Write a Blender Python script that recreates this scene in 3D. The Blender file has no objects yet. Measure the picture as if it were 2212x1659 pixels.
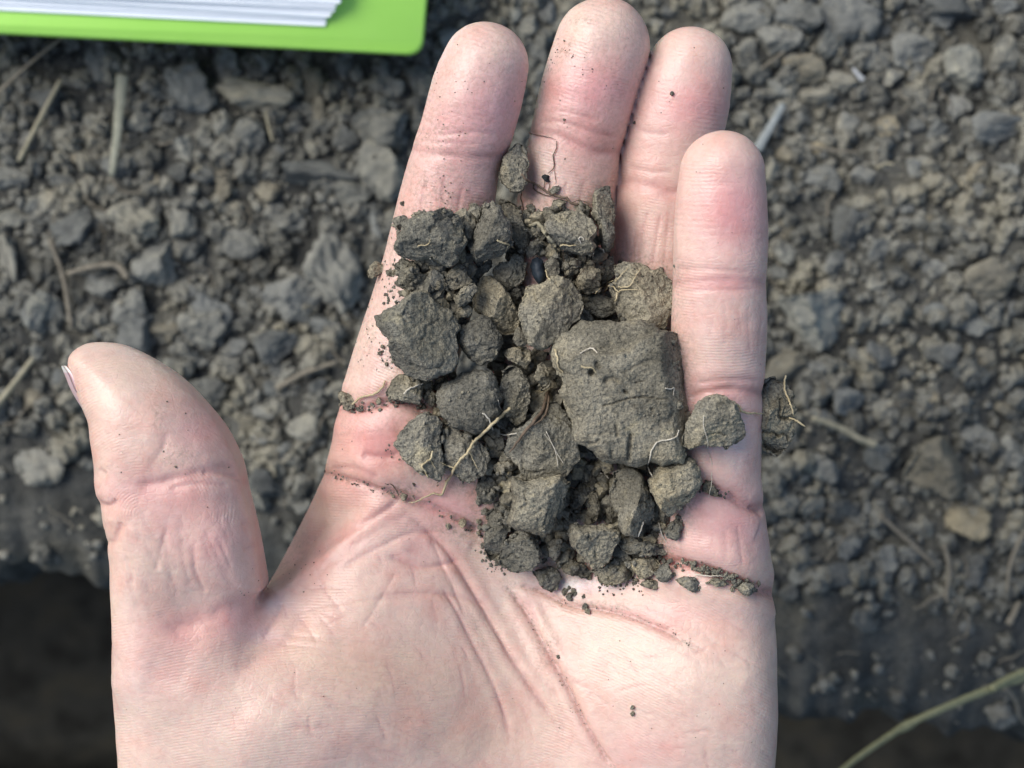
import bpy, bmesh, math, random
import numpy as np
from mathutils import Vector
from mathutils.bvhtree import BVHTree

# ------------------------------------------------------------------ camera, sky, sun, exposure
SC = bpy.context.scene
COL = SC.collection
MM = 0.001
CAM_Z = 298.0                      # camera height above the plane of the hand, mm
TANH = 92.0 / 298.0                # half width of the view

cam_d = bpy.data.cameras.new("camera")
cam = bpy.data.objects.new("camera", cam_d)
COL.objects.link(cam)
cam.location = (0, 0, CAM_Z * MM)
cam.rotation_euler = (0, 0, 0)
cam_d.sensor_width = 36.0
cam_d.lens = 18.0 / TANH
cam_d.clip_start = 0.005
cam_d.clip_end = 200.0
cam_d.dof.use_dof = True
cam_d.dof.focus_distance = 0.288
cam_d.dof.aperture_fstop = 18.0
SC.camera = cam

SUN_ELEV = math.radians(46)
SUN_AZ = math.radians(148)         # direction towards the sun, counter-clockwise from +x
w = bpy.data.worlds.new("World")
SC.world = w
w.use_nodes = True
nt = w.node_tree
bg = nt.nodes["Background"]
sky = nt.nodes.new("ShaderNodeTexSky")
sky.sky_type = 'NISHITA'
sky.sun_disc = False
sky.sun_elevation = SUN_ELEV
sky.sun_rotation = math.pi / 2 - SUN_AZ
sky.air_density = 1.0
sky.dust_density = 2.0
sky.ozone_density = 1.0
nt.links.new(sky.outputs[0], bg.inputs[0])
bg.inputs[1].default_value = 0.102

sun_d = bpy.data.lights.new("sun", 'SUN')
sun_d.energy = 1.8
sun_d.angle = math.radians(42)
sun_d.color = (1.0, 0.965, 0.92)
sun = bpy.data.objects.new("sun", sun_d)
COL.objects.link(sun)
sd = Vector((math.cos(SUN_ELEV) * math.cos(SUN_AZ), math.cos(SUN_ELEV) * math.sin(SUN_AZ), math.sin(SUN_ELEV)))
sun.rotation_euler = sd.to_track_quat('Z', 'Y').to_euler()
sun.location = sd * 3

SC.view_settings.view_transform = 'Standard'
SC.view_settings.look = 'None'
SC.view_settings.exposure = 0.84
SC.view_settings.gamma = 1.0
SC.view_settings.use_curve_mapping = False
SC.cycles.use_denoising = True
SC.cycles.max_bounces = 4
SC.cycles.diffuse_bounces = 2
SC.cycles.glossy_bounces = 2
SC.cycles.transmission_bounces = 2

# ------------------------------------------------------------------ helpers
rng = np.random.default_rng(7)
random.seed(7)

def kpx(z):
    return (CAM_Z - z) * 2 * TANH / 2212.0

def W(p, z):
    """a point of the photograph (2212 px wide) carried out to height z, in mm"""
    k = kpx(z)
    return np.array([(p[0] - 1106.0) * k, (829.5 - p[1]) * k])

CROPS = {'A': (1300, 450, 1.16421), 'B': (1300, 1300, 1.16421), 'C': (0, 0, 1.27588), 'D': (2700, 0, 1.10586),
         'E': (0, 1200, 0.90933), 'F': (900, 1900, 0.96174), 'G': (2700, 1400, 1.02177), 'H': (1400, 0, 1.22889),
         '1': (1300, 750, 2.765), '2': (2000, 700, 2.765), '3': (1300, 1300, 2.765), '4': (2050, 1250, 2.765),
         '5': (1500, 1750, 2.765), '6': (2200, 1750, 2.765), '7': (1880, 520, 3.68667), '8': (2650, 1400, 3.68667),
         'P': (0, 0, 1.0)}

def cr(key, s):
    """numbers read off an enlargement of the photograph -> photograph px (2212 wide)"""
    a = np.array([float(v) for v in s.replace(',', ' ').split()]).reshape(-1, 2)
    ox, oy, sc = CROPS[key]
    return (a / sc + np.array([ox, oy])) * (2212 / 4032.0)

_perm = rng.permutation(256)
_perm = np.concatenate([_perm, _perm, _perm])
_grad = rng.normal(size=(256, 3))
_grad /= np.linalg.norm(_grad, axis=1)[:, None]

def pn(P):
    P = np.asarray(P, dtype=np.float64)
    I = np.floor(P).astype(np.int64)
    f = P - I
    I &= 255
    u = f * f * f * (f * (f * 6 - 15) + 10)
    out = 0
    for dx in (0, 1):
        for dy in (0, 1):
            for dz in (0, 1):
                h = _perm[_perm[_perm[(I[:, 0] + dx) & 255] + ((I[:, 1] + dy) & 255)] + ((I[:, 2] + dz) & 255)]
                g = _grad[h]
                d = g[:, 0] * (f[:, 0] - dx) + g[:, 1] * (f[:, 1] - dy) + g[:, 2] * (f[:, 2] - dz)
                wx = u[:, 0] if dx else 1 - u[:, 0]
                wy = u[:, 1] if dy else 1 - u[:, 1]
                wz = u[:, 2] if dz else 1 - u[:, 2]
                out = out + d * wx * wy * wz
    return out * 1.5

def fbm(P, octs=3, gain=0.5):
    s, a, q = 0, 1.0, np.asarray(P, float)
    for _ in range(octs):
        s = s + a * pn(q)
        q = q * 2.03 + 17.3
        a *= gain
    return s

def worley(P):
    """distance to the nearest of jittered lattice points"""
    P = np.asarray(P, float)
    I = np.floor(P).astype(np.int64)
    f = P - I
    best = np.full(len(P), 9.0)
    for dx in (-1, 0, 1):
        for dy in (-1, 0, 1):
            for dz in (-1, 0, 1):
                h = _perm[_perm[_perm[(I[:, 0] + dx) & 255] + ((I[:, 1] + dy) & 255)] + ((I[:, 2] + dz) & 255)]
                g = _grad[h] * 0.45 + 0.5
                d = (g[:, 0] + dx - f[:, 0]) ** 2 + (g[:, 1] + dy - f[:, 1]) ** 2 + (g[:, 2] + dz - f[:, 2]) ** 2
                best = np.minimum(best, d)
    return np.sqrt(best)

def mesh_np(name, V, F, smooth=True):
    """V in mm, F an (n,3) or (n,4) array or list"""
    me = bpy.data.meshes.new(name)
    V = np.asarray(V, dtype=np.float32) * MM
    if isinstance(F, np.ndarray):
        n, m = F.shape
        me.vertices.add(len(V))
        me.vertices.foreach_set('co', V.ravel())
        me.loops.add(n * m)
        me.loops.foreach_set('vertex_index', F.astype(np.int32).ravel())
        me.polygons.add(n)
        me.polygons.foreach_set('loop_start', np.arange(0, n * m, m, dtype=np.int32))
        me.update(calc_edges=True)
    else:
        me.from_pydata([tuple(v) for v in V], [], F)
        me.update()
    if smooth:
        me.polygons.foreach_set('use_smooth', np.ones(len(me.polygons), dtype=bool))
    return me

def add(name, me, mat, label=None, cat=None, group=None, kind=None, parent=None, loc=(0, 0, 0)):
    o = bpy.data.objects.new(name, me)
    COL.objects.link(o)
    o.location = [c * MM for c in loc]
    if mat is not None and len(me.materials) == 0:
        me.materials.append(mat)
    if parent is not None:
        o.parent = parent
    if label: o['label'] = label
    if cat: o['category'] = cat
    if group: o['group'] = group
    if kind: o['kind'] = kind
    return o

_ico = {}
def ico(level):
    if level not in _ico:
        bm = bmesh.new()
        bmesh.ops.create_icosphere(bm, subdivisions=level, radius=1.0)
        bm.verts.ensure_lookup_table()
        V = np.array([v.co[:] for v in bm.verts])
        F = np.array([[v.index for v in f.verts] for f in bm.faces])
        bm.free()
        V /= np.linalg.norm(V, axis=1)[:, None]
        _ico[level] = (V, F)
    return _ico[level]

def vnormals(V, F):
    n = np.cross(V[F[:, 1]] - V[F[:, 0]], V[F[:, 2]] - V[F[:, 0]])
    N = np.zeros_like(V)
    for i in range(F.shape[1]):
        np.add.at(N, F[:, i], n)
    return N / (np.linalg.norm(N, axis=1)[:, None] + 1e-12)

def tube(P, R, sides=7, cap=True, seed=0, rough=0.0):
    P = np.asarray(P, float)
    n = len(P)
    R = np.broadcast_to(np.asarray(R, float), (n,))
    T = np.gradient(P, axis=0)
    T /= np.linalg.norm(T, axis=1)[:, None] + 1e-9
    up = np.array([0.13, 0.21, 1.0])
    V, F = [], []
    r_ = np.random.default_rng(seed)
    for i in range(n):
        a = np.cross(T[i], up); a /= np.linalg.norm(a) + 1e-9
        b = np.cross(a, T[i])
        for k in range(sides):
            t = 2 * math.pi * k / sides
            rr = R[i] * (1 + rough * r_.normal())
            V.append(P[i] + rr * (math.cos(t) * a + math.sin(t) * b))
    for i in range(n - 1):
        for k in range(sides):
            k2 = (k + 1) % sides
            F.append((i * sides + k, i * sides + k2, (i + 1) * sides + k2, (i + 1) * sides + k))
    if cap:
        F.append(tuple(range(sides)[::-1]))
        F.append(tuple((n - 1) * sides + k for k in range(sides)))
    return V, F

def crspline(P, n_per=6, closed=False):
    P = np.asarray(P, float)
    n = len(P)
    out = []
    rngi = range(n) if closed else range(n - 1)
    for i in rngi:
        if closed:
            p0, p1, p2, p3 = P[(i - 1) % n], P[i], P[(i + 1) % n], P[(i + 2) % n]
        else:
            p0, p1, p2, p3 = P[max(i - 1, 0)], P[i], P[i + 1], P[min(i + 2, n - 1)]
        for j in range(n_per):
            t = j / n_per
            out.append(0.5 * ((2 * p1) + (-p0 + p2) * t + (2 * p0 - 5 * p1 + 4 * p2 - p3) * t * t + (-p0 + 3 * p1 - 3 * p2 + p3) * t ** 3))
    if not closed:
        out.append(P[-1])
    return np.array(out)

def sdpoly(Q, poly):
    """signed distance (negative inside) of points Q (N,2) to a closed polygon"""
    d = np.full(len(Q), 1e9)
    s = np.ones(len(Q))
    n = len(poly)
    for i in range(n):
        a, b = poly[i], poly[i - 1]
        e = b - a
        wv = Q - a
        t = np.clip((wv @ e) / (e @ e + 1e-12), 0, 1)
        v = wv - t[:, None] * e
        d = np.minimum(d, (v * v).sum(1))
        c1 = Q[:, 1] >= a[1]
        c2 = Q[:, 1] < b[1]
        c3 = e[0] * wv[:, 1] > e[1] * wv[:, 0]
        flip = (c1 & c2 & c3) | (~c1 & ~c2 & ~c3)
        s = np.where(flip, -s, s)
    return s * np.sqrt(d)

def inpoly(Q, poly):
    return sdpoly(np.atleast_2d(np.asarray(Q, float)), np.asarray(poly, float)) < 0

# ------------------------------------------------------------------ materials
def newmat(name):
    m = bpy.data.materials.new(name)
    m.use_nodes = True
    t = m.node_tree
    b = t.nodes['Principled BSDF']
    return m, t, b

def node(t, typ, **kw):
    n = t.nodes.new(typ)
    for k, v in kw.items():
        setattr(n, k, v)
    return n

def noise(t, vec, scale, detail=3, rough=0.55, dist=0.0):
    n = t.nodes.new('ShaderNodeTexNoise')
    n.inputs['Scale'].default_value = scale
    n.inputs['Detail'].default_value = detail
    n.inputs['Roughness'].default_value = rough
    n.inputs['Distortion'].default_value = dist
    t.links.new(vec, n.inputs['Vector'])
    return n.outputs['Fac']

def ramp(t, fac, stops):
    r = t.nodes.new('ShaderNodeValToRGB')
    els = r.color_ramp.elements
    while len(els) < len(stops):
        els.new(0.5)
    for e, (p, c) in zip(els, stops):
        e.position = p
        e.color = c if len(c) == 4 else (*c, 1)
    t.links.new(fac, r.inputs[0])
    return r.outputs[0]

def mix(t, fac, a, b, mode='MIX'):
    n = t.nodes.new('ShaderNodeMix')
    n.data_type = 'RGBA'
    n.blend_type = mode
    for sock, v in ((n.inputs[0], fac), (n.inputs[6], a), (n.inputs[7], b)):
        if isinstance(v, (int, float)):
            sock.default_value = v
        elif isinstance(v, tuple):
            sock.default_value = (*v, 1)
        else:
            t.links.new(v, sock)
    return n.outputs[2]

def mth(t, op, a, b=None, c=None):
    n = t.nodes.new('ShaderNodeMath')
    n.operation = op
    for i, v in enumerate((a, b, c)):
        if v is None: continue
        if isinstance(v, (int, float)):
            n.inputs[i].default_value = v
        else:
            t.links.new(v, n.inputs[i])
    return n.outputs[0]

def bump(t, h, dist, strength=1.0, prev=None):
    n = t.nodes.new('ShaderNodeBump')
    n.inputs['Strength'].default_value = strength
    n.inputs['Distance'].default_value = dist
    t.links.new(h, n.inputs['Height'])
    if prev is not None:
        t.links.new(prev, n.inputs['Normal'])
    return n.outputs[0]

def coords(t, randomise=True):
    tc = t.nodes.new('ShaderNodeTexCoord')
    if not randomise:
        return tc.outputs['Object'], None
    oi = t.nodes.new('ShaderNodeObjectInfo')
    v = t.nodes.new('ShaderNodeVectorMath')
    v.operation = 'MULTIPLY_ADD'
    cmb = t.nodes.new('ShaderNodeCombineXYZ')
    for i in range(3):
        t.links.new(oi.outputs['Random'], cmb.inputs[i])
    v.inputs[1].default_value = (3.1, 1.7, 2.3)
    t.links.new(cmb.outputs[0], v.inputs[0])
    t.links.new(tc.outputs['Object'], v.inputs[2])
    return v.outputs[0], oi.outputs['Random']

def soil_material(name, dark, mid, tan, grit=0.5, detail=1.0, speck=0.9):
    m, t, b = newmat(name)
    vec, rnd = coords(t)
    big = noise(t, vec, 190 * detail, 4, 0.65)
    c = ramp(t, big, [(0.30, dark), (0.48, mid), (0.60, mid), (0.74, tan)])
    # object to object variation
    rc = ramp(t, rnd, [(0.0, (0.74, 0.75, 0.75)), (0.35, (0.95, 0.95, 0.94)), (0.7, (1.02, 1.0, 0.95)), (1.0, (1.14, 1.10, 1.01))])
    c = mix(t, 1.0, c, rc, 'MULTIPLY')
    pat = noise(t, vec, 75 * detail, 2, 0.5)                  # damp and dry patches
    c = mix(t, 0.9, c, ramp(t, pat, [(0.36, (0.58, 0.58, 0.58)), (0.5, (1, 1, 1)), (0.64, (1.20, 1.14, 1.02))]), 'MULTIPLY')
    fine = noise(t, vec, 1700 * detail, 3, 0.7)
    sp = ramp(t, fine, [(0.36, (0.40, 0.40, 0.41)), (0.48, (0.95, 0.95, 0.95)), (0.57, (1.05, 1.05, 1.05)), (0.72, (1.75, 1.70, 1.55))])
    c = mix(t, speck, c, sp, 'MULTIPLY')
    gr = noise(t, vec, 3600 * detail, 2, 0.6)
    c = mix(t, speck * 0.8, c, ramp(t, gr, [(0.33, (0.62, 0.62, 0.62)), (0.5, (1, 1, 1)), (0.68, (1.45, 1.42, 1.36))]), 'MULTIPLY')
    t.links.new(c, b.inputs['Base Color'])
    b.inputs['Roughness'].default_value = 0.95
    b.inputs['Specular IOR Level'].default_value = 0.12
    n1 = bump(t, noise(t, vec, 560 * detail, 4, 0.7), 0.0012, 0.9)
    n2 = bump(t, fine, 0.0006, grit, n1)
    t.links.new(n2, b.inputs['Normal'])
    return m

M_CLOD = soil_material('soil_clod_material', (0.150, 0.144, 0.119), (0.262, 0.247, 0.199), (0.395, 0.358, 0.254), 0.9, 1.0, 0.72)
M_GROUND = soil_material('ground_soil_material', (0.054, 0.057, 0.055), (0.088, 0.09, 0.084), (0.122, 0.121, 0.108), 0.5, 0.6, 0.5)
M_GCLOD = soil_material('ground_clod_material', (0.116, 0.121, 0.114), (0.182, 0.187, 0.173), (0.246, 0.242, 0.21), 0.5, 0.6, 0.5)
M_GTAN = soil_material('tan_clod_material', (0.135, 0.13, 0.106), (0.196, 0.184, 0.146), (0.246, 0.222, 0.166), 0.5, 0.6, 0.5)
M_GBLUE = soil_material('bluish_clod_material', (0.138, 0.145, 0.137), (0.206, 0.214, 0.199), (0.256, 0.259, 0.234), 0.5, 0.6, 0.5)

def plain_material(name, c1, c2, scale=400, rough=0.7, spec=0.3, stretch=None, bmp=0.0002):
    m, t, b = newmat(name)
    vec, rnd = coords(t)
    f = noise(t, vec, scale, 3, 0.6)
    t.links.new(ramp(t, f, [(0.3, c1), (0.7, c2)]), b.inputs['Base Color'])
    b.inputs['Roughness'].default_value = rough
    b.inputs['Specular IOR Level'].default_value = spec
    if bmp:
        t.links.new(bump(t, f, bmp, 0.6), b.inputs['Normal'])
    return m

M_ROOT_Y = plain_material('yellow_root_material', (0.33, 0.265, 0.145), (0.54, 0.46, 0.29), 900)
M_ROOT_W = plain_material('pale_root_material', (0.45, 0.40, 0.30), (0.66, 0.61, 0.50), 900)
M_ROOT_B = plain_material('brown_root_material', (0.065, 0.045, 0.030), (0.17, 0.125, 0.085), 700)
M_STRAW = plain_material('straw_material', (0.23, 0.21, 0.14), (0.34, 0.31, 0.215), 500)
M_STRAW_D = plain_material('grey_straw_material', (0.13, 0.115, 0.085), (0.22, 0.195, 0.145), 500)
M_BLADE = plain_material('pale_blade_material', (0.19, 0.195, 0.145), (0.30, 0.30, 0.23), 500)
M_SLIVER = plain_material('grey_sliver_material', (0.20, 0.22, 0.21), (0.28, 0.30, 0.29), 500)
M_SEED = plain_material('blue_black_seed_material', (0.010, 0.014, 0.019), (0.028, 0.040, 0.052), 500, 0.55, 0.3)
M_BLACK = plain_material('black_crumb_material', (0.012, 0.014, 0.016), (0.035, 0.038, 0.04), 900, 0.8, 0.2)
M_CHIP = plain_material('white_chip_material', (0.36, 0.37, 0.36), (0.46, 0.47, 0.46), 500)

# green grass stem: dry yellow turning green along its length (object x)
def grass_material():
    m, t, b = newmat('grass_stem_material')
    tc = t.nodes.new('ShaderNodeTexCoord')
    sx = t.nodes.new('ShaderNodeSeparateXYZ')
    t.links.new(tc.outputs['Object'], sx.inputs[0])
    mr = t.nodes.new('ShaderNodeMapRange')
    mr.inputs['From Min'].default_value = 0.025
    mr.inputs['From Max'].default_value = 0.055
    t.links.new(sx.outputs[0], mr.inputs['Value'])
    c = mix(t, mr.outputs[0], (0.23, 0.225, 0.12), (0.12, 0.20, 0.07))
    n = noise(t, tc.outputs['Object'], 700, 2)
    c = mix(t, 0.5, c, ramp(t, n, [(0.3, (0.6, 0.6, 0.55)), (0.7, (1.2, 1.2, 1.1))]), 'MULTIPLY')
    t.links.new(c, b.inputs['Base Color'])
    b.inputs['Roughness'].default_value = 0.6
    return m
M_GRASS = grass_material()

def cover_material():
    m, t, b = newmat('green_cover_material')
    vec, _ = coords(t, False)
    f = noise(t, vec, 60, 2)
    t.links.new(ramp(t, f, [(0.3, (0.36, 0.72, 0.11)), (0.7, (0.39, 0.75, 0.125))]), b.inputs['Base Color'])
    n_ = noise(t, vec, 420, 5, 0.75)
    t.links.new(ramp(t, n_, [(0.4, (0.36,) * 3), (0.65, (0.55,) * 3)]), b.inputs['Roughness'])
    t.links.new(mix(t, ramp(t, noise(t, vec, 150, 6, 0.75), [(0.60, (0, 0, 0)), (0.78, (0.35,) * 3)]), ramp(t, f, [(0.3, (0.36, 0.72, 0.11)), (0.7, (0.39, 0.75, 0.125))]), (0.42, 0.55, 0.22)), b.inputs['Base Color'])
    t.links.new(bump(t, noise(t, vec, 900, 2), 0.00008, 0.4), b.inputs['Normal'])
    return m
M_COVER = cover_material()
M_PAPER = plain_material('page_paper_material', (0.74, 0.80, 0.85), (0.80, 0.85, 0.89), 120, 0.7, 0.3, None, 0)

# skin: colour and ridge phase come with the mesh
def skin_material():
    m, t, b = newmat('skin_material')
    tc = t.nodes.new('ShaderNodeTexCoord')
    vec = tc.outputs['Object']
    at = t.nodes.new('ShaderNodeAttribute'); at.attribute_name = 'skin'
    ph = t.nodes.new('ShaderNodeAttribute'); ph.attribute_name = 'ridge'
    dr = t.nodes.new('ShaderNodeAttribute'); dr.attribute_name = 'dirt'
    mott = ramp(t, noise(t, vec, 130, 4, 0.6), [(0.30, (0.97, 0.82, 0.80)), (0.5, (1, 1, 1)), (0.70, (1.05, 1.10, 1.06))])
    c = mix(t, 0.8, at.outputs['Color'], mott, 'MULTIPLY')
    fine = noise(t, vec, 900, 3, 0.6)
    c = mix(t, 0.55, c, ramp(t, fine, [(0.3, (0.90, 0.86, 0.85)), (0.55, (1, 1, 1)), (0.75, (1.07, 1.06, 1.05))]), 'MULTIPLY')
    # dust and soil smears
    dn = noise(t, vec, 1300, 4, 0.7)
    dm = mth(t, 'MULTIPLY', dr.outputs['Fac'], ramp(t, dn, [(0.45, (0, 0, 0)), (0.62, (1, 1, 1))]))
    c = mix(t, dm, c, (0.23, 0.175, 0.125))
    t.links.new(c, b.inputs['Base Color'])
    b.inputs['Subsurface Weight'].default_value = 0.45
    b.inputs['Subsurface Radius'].default_value = (1.0, 0.36, 0.22)
    b.inputs['Subsurface Scale'].default_value = 0.0022
    rr = ramp(t, fine, [(0.3, (0.32,) * 3), (0.7, (0.48,) * 3)])
    t.links.new(rr, b.inputs['Roughness'])
    b.inputs['Specular IOR Level'].default_value = 0.5
    # friction ridges
    jit = mth(t, 'MULTIPLY', noise(t, vec, 260, 2), 0.55)
    p = mth(t, 'ADD', ph.outputs['Fac'], jit)
    s = mth(t, 'SINE', mth(t, 'MULTIPLY', p, 2 * math.pi / 0.52))
    s = mth(t, 'MULTIPLY', s, ramp(t, noise(t, vec, 120, 2), [(0.42, (0.0,) * 3), (0.66, (1, 1, 1))]))
    n1 = bump(t, s, 0.00010, 0.20)
    mp = t.nodes.new('ShaderNodeMapping'); mp.inputs['Rotation'].default_value = (0, 0, 0.6); mp.inputs['Scale'].default_value = (0.22, 1.0, 0.6)
    t.links.new(vec, mp.inputs['Vector'])
    n1 = bump(t, noise(t, mp.outputs[0], 1300, 3, 0.6, 0.6), 0.00045, 0.14, n1)
    mp2 = t.nodes.new('ShaderNodeMapping'); mp2.inputs['Rotation'].default_value = (0, 0, -0.5); mp2.inputs['Scale'].default_value = (0.25, 1.0, 0.6)
    t.links.new(vec, mp2.inputs['Vector'])
    n1 = bump(t, noise(t, mp2.outputs[0], 1000, 3, 0.6, 0.6), 0.00045, 0.10, n1)
    n2 = bump(t, noise(t, vec, 650, 4, 0.65, 0.4), 0.00050, 0.20, n1)
    vo = t.nodes.new('ShaderNodeTexVoronoi'); vo.feature = 'DISTANCE_TO_EDGE'
    vo.inputs['Scale'].default_value = 700
    t.links.new(vec, vo.inputs['Vector'])
    cells = ramp(t, vo.outputs['Distance'], [(0.0, (0, 0, 0)), (0.12, (1, 1, 1))])
    n3 = bump(t, cells, 0.00016, 0.14, n2)
    t.links.new(n3, b.inputs['Normal'])
    return m
M_SKIN = skin_material()
def nail_material():
    m, t, b = newmat('nail_material')
    tc = t.nodes.new('ShaderNodeTexCoord')
    at = t.nodes.new('ShaderNodeAttribute'); at.attribute_name = 'skin'
    t.links.new(at.outputs['Color'], b.inputs['Base Color'])
    b.inputs['Roughness'].default_value = 0.3
    b.inputs['Subsurface Weight'].default_value = 0.1
    b.inputs['Subsurface Scale'].default_value = 0.0008
    t.links.new(bump(t, noise(t, tc.outputs['Object'], 600, 2), 0.0001, 0.3), b.inputs['Normal'])
    return m
M_NAIL = nail_material()

# ------------------------------------------------------------------ terrain: one sheet with the lip of a pit
GZ = -130.0
def lip_y(x):
    x = np.asarray(x, float)
    xc = np.clip(x, -400, 400)
    base = np.interp(xc, [-400, -135, -102, -50, 20, 72, 100, 135, 400], [-47, -49, -53, -66, -80, -87, -89, -95, -105])
    return base + 1.6 * np.sin(x * 0.19 + 1) + 1.0 * np.sin(x * 0.47) + 0.7 * np.sin(x * 0.93 + 2)

def ground_z(x, y):
    """height of the soil in front of the lip, mm, without the fine grain"""
    x = np.asarray(x, float); y = np.asarray(y, float)
    off = y - lip_y(x)
    z = GZ - 19.0 * np.exp(-np.clip(off, 0, None) / 17.0)
    near = np.exp(-((np.abs(x) / 400.0) ** 4 + (np.abs(y) / 400.0) ** 4))
    P = np.stack([x, y, np.zeros_like(x)], -1).reshape(-1, 3)
    z = z + near * (4.5 * pn(P / 55.0) + 2.6 * pn(P / 21.0 + 9)).reshape(x.shape)
    return z

def spaced(fine_lo, fine_hi, step, far, growth=1.32):
    a = list(np.arange(fine_lo, fine_hi + step * 0.5, step))
    s = step; hi = a[-1]
    while hi < far:
        s *= growth; hi += s; a.append(hi)
    s = step; lo = a[0]; b = []
    while lo > -far:
        s *= growth; lo -= s; b.append(lo)
    return np.array(b[::-1] + a)

def build_terrain():
    xs = spaced(-160, 160, 1.0, 25000)
    offs = [a for a in spaced(0, 225, 1.0, 25000) if a >= 0]
    rows = [(o, None) for o in offs][::-1]                         # far ... lip
    for i in range(1, 41):                                        # the pit face
        q = i / 40.0
        rows.append((-2.0 - 26.0 * q ** 1.4, -150.0 - 600.0 * q ** 1.2))
    for i in range(1, 12):
        rows.append((-28.0 - 14.0 * i, -750.0))
    for i in range(1, 12):
        rows.append((-182.0 - 2.0 * i, -750.0 + 56.0 * i))
    s = 4.0; o = -206.0
    while o > -25000:
        s *= 1.35; o -= s
        rows.append((o, -134.0))
    nx, ny = len(xs), len(rows)
    X = np.tile(xs, (ny, 1)); L = lip_y(xs)
    Y = np.zeros((ny, nx)); Z = np.zeros((ny, nx))
    for j, (off, z) in enumerate(rows):
        Y[j] = L + off
        Z[j] = ground_z(xs, Y[j]) if z is None else z
    P = np.stack([X, Y, Z], -1).reshape(-1, 3)
    near = (np.exp(-((np.abs(P[:, 0]) / 230.0) ** 6 + (np.abs(P[:, 1]) / 300.0) ** 6)))
    offv = (P[:, 1] - np.repeat(L[None], ny, 0).ravel())
    calm = np.clip((offv - 6) / 34.0, 0.34, 1.0)                  # smoother, cut soil towards the lip
    g = near * calm * (1.5 * np.abs(fbm(P / 6.5, 3)) + 0.9 * fbm(P / 2.6 + 5, 3))
    face = (P[:, 2] < -150)
    P[:, 2] += np.where(face, 0.4 * g, g)
    P[:, 1] += np.where(face, near * (7 * fbm(P / 60.0, 3) + 2.0 * fbm(P / 9.0, 3)), 0)
    idx = np.arange(nx * ny).reshape(ny, nx)
    F = np.stack([idx[:-1, :-1], idx[1:, :-1], idx[1:, 1:], idx[:-1, 1:]], -1).reshape(-1, 4)
    me = mesh_np('ground', P, F)
    add('ground', me, M_GROUND, 'dark grey brown tilled soil ending at the lip of a dug pit', None, None, 'structure')
    ok = (np.abs(P[F].mean(1)[:, 0]) < 200) & (np.abs(P[F].mean(1)[:, 1]) < 250)
    return BVHTree.FromPolygons([tuple(v) for v in P], [tuple(f) for f in F[ok]])
BVH_G = build_terrain()

def hit(bvhs, x, y, z0=150.0):
    best = None
    for b in bvhs:
        r = b.ray_cast(Vector((x, y, z0)), Vector((0, 0, -1)))
        if r[0] is not None and (best is None or r[0].z > best):
            best = r[0].z
    return best

# ------------------------------------------------------------------ the hand
def stations(rows):
    """rows: px, py, radius px, axis height mm -> dense list of spheres"""
    S = []
    for (px, py, r, z) in rows:
        xy = W((px, py), z)
        S.append((xy[0], xy[1], z, r * kpx(z)))
    return crspline(np.array(S), 3)

FINGERS = {
    'index': stations([(1048, 143, 94, 9), (1030, 200, 101, 8), (1006, 290, 99, 6), (984, 348, 97.5, 4.5), (964, 440, 104, 2.5), (938, 560, 107, 0), (902, 690, 110, -2), (868, 800, 112, -3.5), (848, 890, 110, -5), (835, 1010, 100, -7), (840, 1130, 90, -8)]),
    'middle': stations([(1301, 99, 103, 4), (1271, 195, 103.5, 3), (1244, 300, 100, 1), (1231, 380, 103, -1), (1208, 520, 106, -4), (1188, 680, 108, -6), (1168, 860, 110, -7), (1150, 1020, 104, -9), (1140, 1150, 95, -11)]),
    'ring': stations([(1489, 152, 92, 1), (1472, 215, 105, 0), (1447, 320, 107, -2), (1436, 405, 109, -3.5), (1426, 540, 113, -5.5), (1414, 700, 114, -7.5), (1403, 880, 109, -8), (1385, 1030, 104, -9), (1370, 1150, 95, -10)]),
    'pinky': stations([(1560, 375, 92, 17), (1558, 440, 98.5, 16), (1557, 520, 102, 15), (1554, 612, 100.5, 13.5), (1553, 700, 103, 12), (1550, 800, 101, 9.5), (1546, 850, 100, 8.5), (1542, 950, 104, 6.5), (1538, 1060, 104, 4), (1545, 1130, 106, 2.5), (1540, 1230, 100, 0)]),
}
def sweep_d(P, S):
    d = np.full(P.shape[:-1], 1e9, dtype=np.float32)
    for a, b in zip(S[:-1], S[1:]):
        e = b[:3] - a[:3]
        wv = P - a[:3].astype(np.float32)
        t = np.clip((wv @ e.astype(np.float32)) / (e @ e), 0, 1)
        q = wv - t[..., None] * e.astype(np.float32)
        d = np.minimum(d, np.sqrt((q * q).sum(-1)) - (a[3] + t * (b[3] - a[3])))
    return d

def smin(a, b, k):
    h = np.clip(k - np.abs(a - b), 0, None) / k
    return np.minimum(a, b) - h * h * k * 0.25

def zpoly(rows):
    return np.array([W((a, b), z) for a, b, z in rows])

PALM = crspline(zpoly([
    (800, 820, -5), (772, 880, -6), (737, 950, -7), (702, 1022, -9), (655, 1112, -12), (606, 1210, -15), (574, 1284, -16), (548, 1345, -12),
    (440, 1385, -4), (330, 1340, 2), (246, 1340, 4), (241, 1400, 4), (240, 1450, 4), (238, 1540, 3), (245, 1620, 2), (256, 1700, 0), (300, 1840, -3), (400, 2030, -8), (450, 2250, -10), (470, 2500, -10), (470, 2850, -10),
    (1440, 2850, -8), (1450, 2500, -8), (1490, 2250, -6), (1590, 2000, -3), (1650, 1830, 0), (1676, 1720, 1), (1684, 1620, 2), (1686, 1500, 3), (1684, 1390, 3), (1679, 1300, 3.5), (1668, 1225, 4), (1650, 1160, 4), (1634, 1112, 4), (1622, 1070, 4), (1610, 1000, 5),
    (1580, 930, 4), (1480, 900, -2), (1300, 860, -7), (1000, 850, -6), (860, 830, -5)]), 5, True)
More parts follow.
